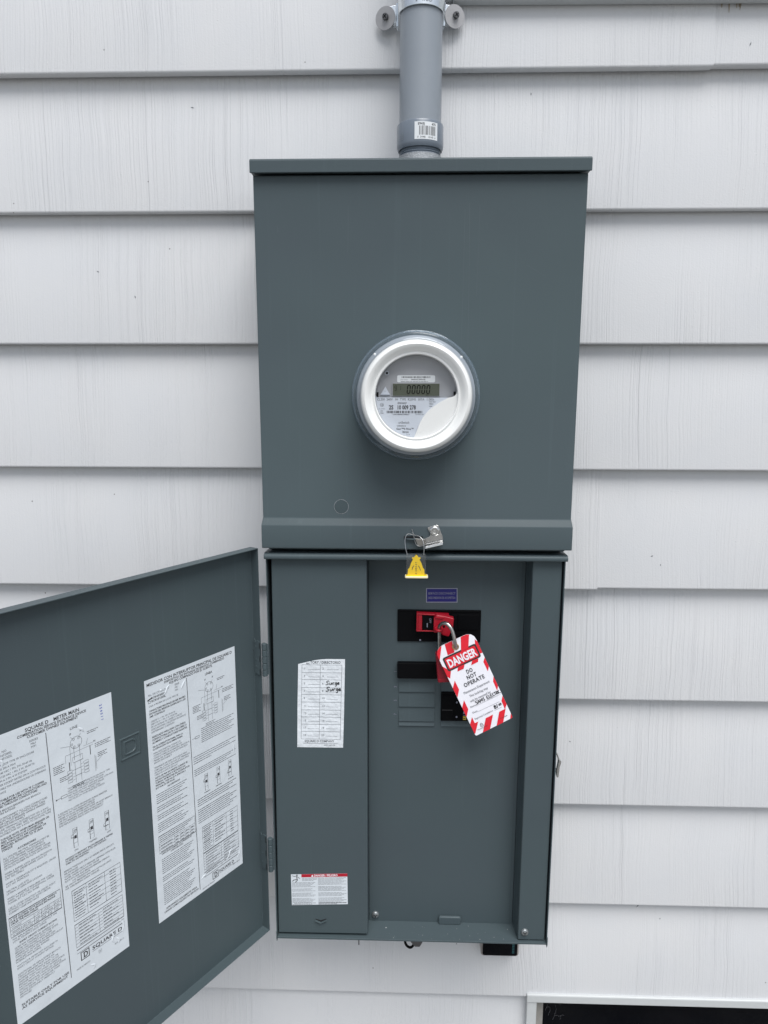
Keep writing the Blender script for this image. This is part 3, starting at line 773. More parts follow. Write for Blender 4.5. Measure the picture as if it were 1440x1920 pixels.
# ---- printed labels on the gutter cover
TDIR = quadmap((-0.1674, -0.1407, -0.5660), (-0.0946, -0.1407, -0.5656), (-0.1631, -0.1407, -0.4180), (-0.0902, -0.1407, -0.4174), 72.8, 148)
def directory():
    b = MB(); W, H = 72.8, 148.0
    edge = [(0, 0), (W, 0), (W + 0.3, 60), (W, H)]
    edge += [(W * 0.62, H + 0.1), (W * 0.50, H - 0.4), (W * 0.36, H - 1.9), (W * 0.2, H - 4.6), (W * 0.08, H - 7.0), (0.2, H - 8.2), (-0.3, 70)]
    b.flat(TDIR, edge, 0.25, 0)
    u0, u1, um = 6.2, W - 4.6, W * 0.478
    vt, vb = H - 9.4, 14.5
    rows = [vt - (vt - vb) * i / 10 for i in range(11)]
    rows = [v + random.uniform(-0.4, 0.4) for v in rows]
    for i, v in enumerate(rows): b.line(TDIR, [(u0, v), ((u0 + u1) / 2, v + random.uniform(-.3, .3)), (u1, v - 0.4)], 0.42, 0.42 + 0.003 * i, 1)
    for i, u in enumerate((u0, um, u1)): b.line(TDIR, [(u, vt), (u - 0.2, (vt + vb) / 2), (u - 0.1, vb)], 0.42, 0.50 + 0.01 * i, 1)
    for r in range(10):
        vm = (rows[r] + rows[r + 1]) / 2 - 1.2
        for c in range(2):
            n = 2 * r + 1 + c; ub = (u0, um)[c]
            b.text(TDIR, str(n), ub + 3.0, vm - 0.3, 3.2, 1, 0, h=0.42)
            b.line(TDIR, [(ub + 10.2, vm), (ub + 20, vm - 0.3), (ub + 28.5, vm - 0.2)], 0.36, 0.42, 1)
    b.text(TDIR, 'TORY / DIRECTORIO', 66, H - 7.6, 4.2, 1, 1, width=47, align='r', h=0.42)
    b.text(TDIR, 'REC', 12.6, H - 8.6, 2.4, 1, 1, width=6, h=0.42)
    b.text(TDIR, 'SQUARE D COMPANY', 35, 9.0, 3.6, 1, 1, width=47, align='c', h=0.42)
    b.line(TDIR, [(9, 7.2), (64, 6.6)], 0.5, 0.42, 1)
    b.text(TDIR, '40271-827-03', 60, 3.0, 2.0, 1, 0, width=18, align='r', h=0.42)
    # handwriting
    def surge(u, v, s, h):
        S = [[(6.4, 9.2), (5.2, 10.2), (3.0, 9.8), (2.2, 8.4), (3.4, 7.2), (4.6, 6.2), (4.2, 4.6), (2.2, 3.8), (0.6, 4.2)],
             [(7.2, 7.4), (7.0, 5.0), (7.8, 4.2), (9.0, 4.6), (9.8, 5.8), (10.2, 7.4), (10.4, 4.4)],
             [(12.0, 7.6), (12.2, 4.4), (12.4, 6.4), (13.4, 7.6), (14.6, 7.4)],
             [(18.4, 7.2), (17.0, 7.8), (15.8, 6.6), (16.2, 5.2), (17.6, 5.4), (18.4, 7.0), (18.2, 3.6), (17.2, 1.6), (15.8, 2.2)],
             [(19.8, 5.8), (21.8, 6.4), (21.8, 7.6), (20.6, 7.8), (19.8, 6.6), (20.0, 5.0), (21.2, 4.6), (22.8, 5.2)]]
        for i, p in enumerate(S):
            b.line(TDIR, [(q.x, q.y) for q in catmull([Vector((u + a * s, v + c * s, 0)) for a, c in p], 4)], 1.1 * s, h + 0.02 * i, 2)
    surge(um + 8.0, rows[3] + 1.0, 0.98, 0.6)
    surge(um + 8.2, rows[4] + 1.8, 1.08, 0.6)
    return b.build('directory_label', ['crumple', 'ink2', 'marker'], gut, label='crumpled white circuit directory with two handwritten Surge entries')
directory()
TDG = quadmap((-0.1822, -0.1407, -0.8500), (-0.0892, -0.1407, -0.8457), (-0.1827, -0.1407, -0.7927), (-0.0896, -0.1407, -0.7886), 93, 57.5)
b = MB(); b.rect(TDG, 0, 0, 93, 57.5, 0.2, 0)
b.rect(TDG, 17.3, 51.6, 93, 57.4, 0.3, 1)
b.text(TDG, 'DANGER / PELIGRO', 57.5, 52.7, 3.7, 2, 1, width=39, align='c', h=0.42)
b.flat(TDG, [(33.4, 52.6), (37.2, 52.6), (35.3, 56.4)], 0.42, 2)
# shock figure
for i, p in enumerate(([(2, 55), (6, 53.5), (10, 54.5)], [(10.5, 53), (14.5, 49.5)], [(10, 56), (9.6, 51), (10.6, 46.5), (7, 42.5)], [(10.4, 48), (4.5, 47), (2.2, 44.5)])):
    b.line(TDG, p, 1.2 if i > 1 else 0.8, 0.36 + 0.02 * i, 3)
b.flat(TDG, arc(10.2, 56.0, 1.1, 0, 2 * PI * 0.96, 10), 0.5, 3)
for i in range(3):
    b.words(TDG, 18.2, 43 - 6 * (i == 2), 49.4 - i * 2.1, 0.75, 4, 0.36, 1)
for i in range(20):
    if i in (5, 9, 14): continue
    b.words(TDG, 1.2, 40 - (i % 4) * 2.5, 41.6 - i * 1.95, 0.72, 4, 0.36, 2)
for i in range(25):
    if i in (7, 13, 18): continue
    b.words(TDG, 44.5, 91 - (i % 3) * 4, 49.4 - i * 1.95, 0.72, 4, 0.36, 3)
b.words(TDG, 4, 40, 3.2, 0.9, 3, 0.36, 9); b.words(TDG, 1.2, 34, 0.9, 0.9, 3, 0.36, 9); b.words(TDG, 44.5, 91, 3.2, 0.9, 3, 0.36, 9); b.words(TDG, 44.5, 76, 0.9, 0.9, 3, 0.36, 9)
b.build('danger_label', ['paper', 'headred', 'tagwhite', 'ink', 'ink2'], gut, label='small white danger label with red header strip')

# ---- door
XL, YL_, DA, FD, ZT, ZB = -0.2199, -0.1414, 0.9734, 0.0154, -0.2424, -0.8981
dd = Vector((-math.cos(DA), -math.sin(DA), 0)); dn = Vector((math.sin(DA), -math.cos(DA), 0))
def D(s, h, z): return Vector((XL, YL_, 0)) + dd * s + dn * (h - FD) + Vector((0, 0, z))
DW = 0.449
def dbox(bm, s0, s1, h0, h1, z0, z1, m=0):
    p = [D(s, h, z) for s in (s0, s1) for h in (h0, h1) for z in (z0, z1)]
    return bm.add(p, [(0, 1, 3, 2), (4, 6, 7, 5), (0, 4, 5, 1), (2, 3, 7, 6), (0, 2, 6, 4), (1, 5, 7, 3)], m)
b = MB()
# one folded tray: skin with four flanges
O = [(0, ZB), (DW, ZB), (DW, ZT), (0, ZT)]; e_ = 0.0013
I = [(e_, ZB + e_), (DW - e_, ZB + e_), (DW - e_, ZT - e_), (e_, ZT - e_)]
vs = [D(s, -0.0013, z) for s, z in O] + [D(s, FD, z) for s, z in O] + [D(s, FD, z) for s, z in I] + [D(s, 0, z) for s, z in I]
fs = [(0, 1, 2, 3), (12, 15, 14, 13)]
for i in range(4):
    j = (i + 1) % 4
    fs += [(i, 4 + i, 4 + j, j), (4 + i, 8 + i, 8 + j, 4 + j), (8 + i, 12 + i, 12 + j, 8 + j)]
b.add(vs, fs); door = b.build('door', 'enamel', cab, bevel=0.0006)
# embossed square-letter emblem
TDR = lambda u, v, h=0: D(0.2412 - u * 1e-3, h * 1e-3, -0.4850 + v * 1e-3)
b = MB()
def ridge(poly, wd):
    k = len(poly); P = [Vector(p) for p in poly]; vs = []; fs = []
    for i, p in enumerate(P):
        a, c = P[(i - 1) % k], P[(i + 1) % k]; d = (c - a).normalized(); nn = Vector((-d.y, d.x)); d1 = (p - a).normalized()
        f = 1 / max(0.5, abs(Vector((-d1.y, d1.x)).dot(nn)))
        for t, hh in ((-1, 0.0), (-0.3, 1.25), (0.3, 1.25), (1, 0.0)):
            q = p + nn * t * wd / 2 * f; vs.append(TDR(q.x, q.y, hh))
    for i in range(k):
        j = (i + 1) % k
        for t in range(3): fs.append((4 * i + t, 4 * j + t, 4 * j + t + 1, 4 * i + t + 1))
    b.add(vs, fs)
ridge([(1, 1), (29, 1), (29, 29.5), (1, 29.5)], 2.6)
ridge([(7, 6.5)] + [(18, 6.5), (22, 8.5), (23.5, 12), (23.5, 18.5), (22, 22), (18, 24)] + [(7, 24)], 2.6)
b.build('embossed_emblem', 'enamel', door)

def TL1(u, v, h=0): return D(0.400 - u * 1e-3, h * 1e-3 + 0.0001, -0.3855 - 0.3702 + v * 1e-3)   # v up from bottom
def TL2(u, v, h=0): return D(0.1995 - u * 1e-3, h * 1e-3 + 0.0001, -0.3885 - 0.3662 + v * 1e-3)

def para(b, T, lines, u, t, H, cap, pitch, m=1, bold=0, maxw=None, adv=0.86):
    for i, l in enumerate(lines):
        if not l: continue
        k = cap / CAP; tot = sum(ADV[(bold, c)] for c in l) * k
        b.text(T, l, u, H - t - i * pitch, cap, m, bold, width=min(tot * adv, maxw) if maxw else tot * adv, h=0.3)

def schematic(b, T, H, cu, ct, sp):
    """line diagram of the service: meter ring, jaws, buses, breakers (cu, ct = ring centre, t measured from the top)."""
    V = lambda t: H - t
    ln = lambda p, wd=0.28, hh=0.3: b.line(T, [(u, V(t)) for u, t in p], wd, hh, 2)
    r = 7.6
    b.line(T, [(cu + r * math.cos(a), V(ct) + r * math.sin(a)) for a in [2 * PI * i / 28 for i in range(28)]], 0.36, 0.3, 2, closed=True)
    for q in (0.9, 2.1, 3.3, 4.2, 5.3):
        x, y = cu + 5.6 * math.cos(q), ct - 5.6 * math.sin(q); ln([(x - 1, y - 1), (x + 1, y - 1), (x + 1, y + 1.2), (x - 1, y + 1.2), (x - 1, y - 1)], 0.32, 0.31)
    for q, dx in ((0.95, 4.5), (2.2, -4.5)):
        x, y = cu + dx * 1.5, ct - r - 1.5; ln([(cu + dx * 0.9, ct - r + 1.2), (x, y)], 0.26); b.text(T, '0', x - 0.7, V(y - 3), 2.3, 2, 1, h=0.3); ln([(x - 1.1, y - 2.6), (x + 1.3, y - 5.6)], 0.26, 0.33)
    ln([(cu - 3.6, ct + 6), (cu - 3.6, ct + 22)], 0.36); ln([(cu + 3.8, ct + 6), (cu + 3.8, ct + 22)], 0.36)
    ln([(cu - 8.5, ct + 2), (cu - 8.5, ct + 27)], 0.26); ln([(cu - 15, ct + 12), (cu + 22, ct + 12)], 0.26, 0.32); ln([(cu + 9, ct + 9), (cu + 22, ct + 9)], 0.26, 0.32)
    ln([(cu - 15, ct + 12), (cu - 15, ct + 22)], 0.26)
    ln([(cu + 17.5, ct + 12), (cu + 17.5, ct + 24)], 0.9, 0.34); ln([(cu - 10.6, ct + 22), (cu - 10.6, ct + 33)], 1.0, 0.34); ln([(cu + 23, ct + 27), (cu + 23, ct + 49)], 0.35, 0.34); ln([(cu + 24.4, ct + 29), (cu + 24.4, ct + 47)], 0.3, 0.34)
    ln([(cu - 6, ct + 18), (cu + 7, ct + 18), (cu + 7, ct + 25), (cu - 6, ct + 25), (cu - 6, ct + 18)], 0.3, 0.35)
    ln([(cu - 3.6, ct + 25), (cu - 3.6, ct + 52)], 0.3); ln([(cu + 3.8, ct + 25), (cu + 3.8, ct + 52)], 0.3)
    for sx in (-14, 8):
        for k in range(4):
            x0, y0 = cu + sx, ct + 33 + k * 4.2 - (4 if sx > 0 else 0)
            ln([(x0, y0), (x0 + 6, y0), (x0 + 6, y0 + 3.2), (x0, y0 + 3.2), (x0, y0)], 0.24, 0.36 + 0.002 * k)
            ln([(x0 + 6 if sx < 0 else x0, y0 + 1.6), (cu + (-3.6 if k % 2 else 3.8), y0 + 1.6)], 0.2, 0.37 + 0.002 * k)
    b.text(T, 'N', cu + 22.5, V(ct + 9.6), 2.4, 2, 1, h=0.3)
    for (u, t, n, wd) in ((cu + 15, ct - 7, 2, 15), (cu + 24, ct + 13, 3, 22), (cu + 27, ct + 27, 3, 13), (cu - 31, ct + 21, 5, 14), (cu - 24, ct + 38, 3, 12), (cu - 9, ct + 55, 2, 18)):
        for k in range(n): b.words(T, u, u + wd - (k % 2) * 3, V(t + k * 2.3), 1.0, 2, 0.3, k)
    ln([(cu - 20, ct - 1), (cu - 8, ct + 2)], 0.26, 0.38); ln([(cu + 15, ct + 1), (cu + 13, ct + 8)], 0.26, 0.38); ln([(cu + 33, ct + 32), (cu + 25, ct + 37)], 0.26, 0.38)

def toggle_pic(b, T, H, u, t, pos):
    V = lambda q: H - q
    ln = lambda p, wd=0.3, hh=0.3: b.line(T, [(a, V(c)) for a, c in p], wd, hh, 2)
    ln([(u, t), (u + 5.4, t), (u + 5.4, t + 26), (u, t + 26), (u, t)], 0.32)
    ln([(u, t + 5), (u + 5.4, t + 5)], 0.28, 0.32); ln([(u, t + 14), (u + 5.4, t + 14)], 0.28, 0.32); ln([(u, t + 20), (u + 5.4, t + 20)], 0.28, 0.32)
    q = t + 8 + pos * 3.2
    ln([(u + 4, q - 2), (u - 2.6, q + pos), (u - 2.6, q + 3 + pos), (u + 4, q + 5)], 0.4, 0.34); b.rect(T, u + 1.2, V(t + 14), u + 4.4, V(t + 10), 0.36, 2)
    b.text(T, ('ON', 'ON', 'ON')[0], u + 1.0, V(t + 4), 1.9, 2, 1, h=0.33)

def logo(b, T, u, v, s, m=2):
    b.line(T, [(u, v), (u + s, v), (u + s, v + s), (u, v + s)], s * 0.10, 0.3, m, closed=True)
    b.line(T, [(u + s * .28, v + s * .22), (u + s * .62, v + s * .22), (u + s * .76, v + s * .36), (u + s * .76, v + s * .64), (u + s * .62, v + s * .78), (u + s * .28, v + s * .78)], s * 0.13, 0.3, m)
    b.line(T, [(u + s * .38, v + s * .18), (u + s * .38, v + s * .82)], s * 0.12, 0.33, m)

def label_one():
    b = MB(); W, H = 152.0, 370.2; T = TL1
    b.flat(T, [(0, 0), (W, 0), (W, H * 0.93), (W - 0.5, H * 0.93), (W, H * 0.925), (W, H), (0, H)][0:2] + [(W, H), (0, H)], 0.15, 0)
    V = lambda t: H - t
    b.text(T, 'SQUARE D', 41, V(8.2), 4.3, 2, 1, width=28, h=0.3); b.text(T, 'METER MAIN', 75, V(8.2), 4.3, 2, 1, width=33, h=0.3)
    b.text(T, 'COMBINATION SERVICE ENTRANCE DEVICE', 31.5, V(12.6), 3.1, 2, 1, width=85, h=0.3)
    b.text(T, 'CUSTOMER OWNED EQUIPMENT', 42.5, V(16.6), 3.1, 2, 1, width=63, h=0.3)
    b.line(T, [(64.5, V(18.7)), (69, V(355.7))], 0.75, 0.45, 2)
    b.text(T, 'LINE', 94, V(28), 3.4, 2, 0, h=0.3)
    for i, c in enumerate('254511'): b.text(T, c, 134.6 + i * 0.25, V(10.6 + i * 3.9), 3.1, 3, 1, rot=-PI / 2, h=0.3)
    b.text(T, 'SERIES', 44.5, V(22.6), 2.6, 1, 0, h=0.3); b.text(T, 'M61', 46, V(26.6), 2.6, 1, 0, h=0.3); b.text(T, 'M91', 46, V(30.4), 2.6, 1, 0, h=0.3)
    para(b, T, ['CAT. NO', 'RC816F200SL', 'RC816F150SL'], 5, 22, H, 2.7, 4.2, 1, 0)
    para(b, T, ['RAINPROOF TYPE 3R ENCLOSURE', 'MAINS 200 A MAX', '120/240 VAC 1 PH, 3W, 50-60 Hz', '208Y/120 VAC 1 PH, 3 W, 50-60 Hz', 'FROM A 3 PH, 4 W SYSTEM', 'METER SOCKET RATED 200 A CONTINUOUS', 'SUITABLE FOR UNDERGROUND OR OVERHEAD', 'SERVICE'], 3, 37, H, 2.4, 4.7, 1, 0, 58)
    para(b, T, ['SUITABLE FOR USE WITH 75° C COPPER'.replace('°', ''), 'OR ALUMINUM LINE CONDUCTORS AND', 'FEED THROUGH CONDUCTORS'], 2.5, 79, H, 2.5, 3.5, 2, 1, 58)
    para(b, T, ['SEE BRANCH BREAKERS FOR BRANCH', 'WIRE RATINGS', '', 'TO DISCONNECT ALL LOAD CONDUCTORS', 'FROM THE SUPPLY CONDUCTORS TURN', 'OFF CIRCUIT BREAKER HANDLE MARKED', 'SERVICE DISCONNECT'], 2.5, 91, H, 2.3, 3.2, 2, 0, 57)
    para(b, T, ['LINE TERMINALS SUITABLE FOR NO. 6 AWG', 'TO 350 KCMIL WIRE. FEED THROUGH LUGS ARE', 'SUITABLE FOR NO. 4 AWG TO 250 KCMIL WIRE'], 2.5, 114, H, 2.3, 3.3, 1, 0, 60)
    para(b, T, ['TORQUE NOTE: WHEN MAIN BREAKER OR', 'FEED THROUGH LUG CONNECTOR', 'MOUNTING NUTS ARE LOOSENED OR', 'REMOVED, RETIGHTEN TO 75 LB-IN', 'TORQUE'], 2.5, 126, H, 2.4, 3.4, 2, 1, 57)
    b.text(T, 'ACCESSORIES', 20, V(146), 2.4, 2, 1, h=0.3)
    para(b, T, ['ALL UNUSED NEUTRAL TERMINALS MAY BE', 'USED FOR TERMINATING EQUIPMENT', 'GROUNDING WIRES. WHEN SEPARATE', 'GROUNDING BAR KIT IS REQUIRED, ORDER', 'CATALOG NUMBER PK15GTA OR PHYSICAL', '', 'WHEN A BARREL LOCK SEALING PROVISION', 'IS REQUIRED, ORDER BARREL LOCK KIT', 'CAT. NO. MMBLC', '', 'WHEN A GENERATOR KIT IS REQUIRED, ORDER', 'CAT. NO. HOMCKG2', '', 'NEUTRAL LUGS KITS', 'LK70AN, LK150AN AND LK225AN', '', 'WHEN A BARRIER IS REQUIRED FOR LOAD', 'WIRES, TO EXIT THE TOP ENDWALL, ORDER', 'TUNNEL KIT CAT. NO. RWBK', '', 'USE UL LISTED RAINTIGHT OR LIQUID TIGHT', 'FITTINGS FOR CONDUIT ENTRY ABOVE', 'CURRENT CARRYING PARTS'], 3.2, 150.2, H, 2.2, 3.22, 1, 0, 60)
    b.line(T, [(2.6, V(225.5)), (64.6, V(226)), (64.8, V(252)), (3, V(251.5))], 0.5, 0.36, 2, closed=True)
    para(b, T, ['A TOP CLOSING CAP IS INCLUDED. WHEN A', 'HUB IS REQUIRED FOR SERVICE ENTRANCE', 'ORDER THE FOLLOWING:'], 4, 229.3, H, 2.2, 3.2, 2, 1, 59)
    for k, q in enumerate((237.6, 242.2, 247)): b.line(T, [(3, V(q)), (64.6, V(q))], 0.32, 0.37 + 0.003 * k, 2)
    for k, q in enumerate((31, 40, 48, 56)): b.line(T, [(q, V(237.6)), (q, V(251.8))], 0.32, 0.40 + 0.003 * k, 2)
    para(b, T, ['CONDUIT', 'SQUARE D CAT. NO.', 'CL HUB BAR CAT. NO.'], 5, 241.2, H, 1.9, 4.7, 2, 0, 24)
    for k, q in enumerate((32.5, 41.2, 49, 57)):
        para(b, T, [('1 1/4"', '1 1/2"', '2"', '2 1/2"')[k], ('A125', 'A150', 'A200', 'A250')[k], 'A6F'], q, 241.2, H, 1.9, 4.7, 2, 0, 6.5)
    para(b, T, ['FOR REPLACEMENT PARTS, CONTACT THE', 'LOCAL SQUARE D SALES OFFICE'], 4.3, 256, H, 2.2, 3.2, 1, 0, 58)
    b.text(T, 'SHORT CIRCUIT CURRENT RATING', 11.5, V(264.3), 2.3, 2, 1, width=46, h=0.3)
    para(b, T, ['22,000 RMS SYMMETRICAL AMPERES AT', '120/240 VAC MAXIMUM WITH TYPE QOM2', 'SERVICE DISCONNECT WITH 22,000', 'AMPERES INTERRUPTING RATING AND', 'TYPES HOMT, HOM OR HOMA BRANCH CIRCUIT', 'BREAKERS WITH 10,000 AMPERES', 'INTERRUPTING RATING'], 5.4, 268.6, H, 2.2, 3.2, 1, 0, 59)
    para(b, T, ['WATTHOUR METER NOT INCLUDED IN', 'SHORT CIRCUIT CURRENT RATING'], 6, 293.2, H, 2.2, 3.4, 1, 0, 56)
    para(b, T, ['ADDITIONAL OR REPLACEMENT BRANCH', 'CIRCUIT BREAKERS MUST HAVE AN', 'INTERRUPTING RATING EQUAL TO OR', 'GREATER THAN THAT OF THE CIRCUIT', 'BREAKER WITH THE LOWEST INTERRUPTING', 'RATING PREVIOUSLY INSTALLED. SERVICE', 'DISCONNECT MUST HAVE AN INTERRUPTING', 'RATING EQUAL TO OR GREATER THAN', 'SERVICE DISCONNECT PRESENTLY', 'INSTALLED'], 6, 305, H, 2.2, 3.4, 1, 0, 59)
    b.text(T, 'SUITABLE ONLY FOR USE', 6.7, V(347.4), 3.0, 2, 1, width=60, h=0.3); b.text(T, 'AS SERVICE EQUIPMENT', 6.9, V(351.8), 3.0, 2, 1, width=58, h=0.3)
    # right column
    schematic(b, T, H, 100.5, 46.5, 0)
    b.rect(T, 76, V(111), 84, V(107.4), 0.3, 2); b.rect(T, 76.5, V(110.5), 83.5, V(107.9), 0.36, 0); b.line(T, [(70.5, V(109.5)), (76, V(109.2))], 0.4, 0.3, 2); b.flat(T, arc(70.3, V(109.5), 1, 0, 2 * PI * .94, 10), 0.33, 2)
    para(b, T, ['TWO SINGLE POLE, ONE PLUG-ON SPACE, TYPE', 'HOMT OR ONE SINGLE POLE TYPE HOM', 'TWO POLE TYPE HOMT, HOM AND HOMA 2 (70A MAX)', 'MAY PLUG-ON TWO ADJACENT SPACES', 'TWO-POLE TYPE HOMA (NEC 250A)', 'MAY PLUG-ON FOUR ADJACENT SPACES'], 85, 103, H, 2.1, 3.1, 1, 0, 62)
    para(b, T, ['A SQUARE D UL LISTED SECONDARY SURGE ARRESTER', 'MAY PLUG ON TWO ADJACENT SPACES', 'ORDER CATALOG NUMBER HOM2175SB', 'USE ONLY SQUARE D TYPE HOM, HOMA OR HOMT BRANCH', 'CIRCUIT BREAKERS, QOM2 SERVICE DISCONNECT', 'AND REPLACEMENT PARTS WITH THIS PRODUCT'], 70.5, 130.5, H, 2.1, 3.2, 2, 0, 74)
    for k, (u, t) in enumerate(((88, 157), (110, 157), (131.8, 157))): toggle_pic(b, T, H, u - 1, t, k)
    b.text(T, 'ON', 87, V(188), 2.2, 2, 0, h=0.3); b.text(T, 'TRIPPED', 107, V(188), 2.2, 2, 0, width=11, h=0.3); b.text(T, 'OFF', 132, V(188), 2.2, 2, 0, h=0.3)
    para(b, T, ['HANDLE AT MIDPOINT SHOWS BREAKER IS TRIPPED', 'TO RESET MOVE HANDLE TO OFF POSITION', 'THEN TO ON POSITION'], 74.5, 193.6, H, 2.2, 3.3, 2, 1, 72)
    para(b, T, ['REMOVE TWISTOUTS ONLY AT NEEDED SPACE CIRCUITS', 'PER INSTALLED', 'CLOSE UNUSED CIRCUIT BREAKER OPENINGS WITH FILLER', 'PLATES. ORDER CATALOG NO. HOMFP', 'PLATE FITS ONE POLE BRANCH BREAKER OPENING', '             LUG TORQUE DATA', 'SEE CIRCUIT BREAKERS AND FIELD INSTALLED UNITS', 'FOR WIRE BINDING SCREW TORQUES'], 71.5, 208.6, H, 2.1, 3.5, 2, 0, 74)
    for (t0, t1, rows, cols) in ((239, 282, (245, 255.5, 263, 271), (98, 124)), (287.5, 320, (292, 296.5, 301, 305.5, 310, 315), (112,)), (324, 329, (), (112,))):
        b.line(T, [(79, V(t0)), (147, V(t0)), (147, V(t1)), (79, V(t1))], 0.45, 0.36, 2, closed=True)
        for k, q in enumerate(rows): b.line(T, [(79, V(q)), (147, V(q))], 0.3, 0.37 + 0.002 * k, 2)
        for k, q in enumerate(cols): b.line(T, [(q, V(t0 + (4.5 if t0 > 280 else 0))), (q, V(t1))], 0.3, 0.40 + 0.002 * k, 2)
    for i in range(11): b.words(T, 81, 96 - (i % 3) * 2, V(243.5 + i * 3.5), 1.3, 2, 0.3, i)
    for i in range(9): b.words(T, 101, 121 - (i % 3) * 4, V(243.5 + i * 4.2), 1.3, 2, 0.3, i + 20); b.words(T, 131, 140, V(244 + i * 4.2), 1.3, 2, 0.3, i + 40)
    for i in range(7): b.words(T, 84, 108 - (i % 3) * 5, V(291 + i * 4.6), 1.2, 2, 0.3, i + 60); b.words(T, 118, 140 - (i % 2) * 9, V(291 + i * 4.6), 1.2, 2, 0.3, i + 80)
    logo(b, T, 84, V(342), 11, 2)
    b.text(T, 'SQUARE D', 99.5, V(338.0), 5.0, 2, 1, width=44, h=0.3); b.line(T, [(99.5, V(340.2)), (144, V(340.6))], 0.45, 0.3, 2)
    b.text(T, 'MADE IN MEXICO', 76.5, V(352), 2.2, 2, 0, width=19, h=0.3); b.text(T, '80241-605-01', 131, V(353), 2.0, 2, 0, width=14, h=0.3)
    b.line(T, [(108, V(349)), (112, V(349)), (112, V(344.8)), (108, V(344.8))], 0.3, 0.3, 1, closed=True); b.text(T, 'R', 109, V(348), 2.2, 1, 0, h=0.32)
    return b.build('instruction_label', ['paper', 'ink2', 'ink', 'blueink'], door, label='white English instruction label with blue stamped number on the open door')
label_one()
def creases(T, H, paths, par):
    for P in paths:
        b = MB(); pts = [(q.x, q.y) for q in catmull([Vector((u, H - t, 0)) for u, t in P], 5)]; n = len(pts); vs = []
        for i, (u, v) in enumerate(pts):
            a, c = Vector(pts[max(i - 1, 0)]), Vector(pts[min(i + 1, n - 1)]); d = (c - a).normalized(); nn = Vector((-d.y, d.x))
            k = math.sin(PI * (i + 0.02) / (n - 0.96))
            for t, hh in ((-1.5, 0.12), (-0.5, 0.9), (0.5, 0.9), (1.5, 0.12)):
                vs.append(T(u + nn.x * t * k * 1.1, v + nn.y * t * k * 1.1, 0.12 + hh * k))
        b.add(vs, [(4 * i + j, 4 * i + 4 + j, 4 * i + 5 + j, 4 * i + 1 + j) for i in range(n - 1) for j in range(3)])
        b.build('paper_crease', 'paper', par)
L1_ = [o for o in door.children if o.name.startswith('instruction_label')][-1]
creases(TL1, 370.2, [[(126, 330), (130, 337), (128, 344), (132, 350)], [(141, 322), (146, 332), (143, 343)], [(134, 344), (138, 350), (136, 354)], [(104, 29), (109, 33), (112, 38)], [(9, 28), (13, 33), (12, 39)], [(95, 357), (101, 361), (99, 366)]], L1_)

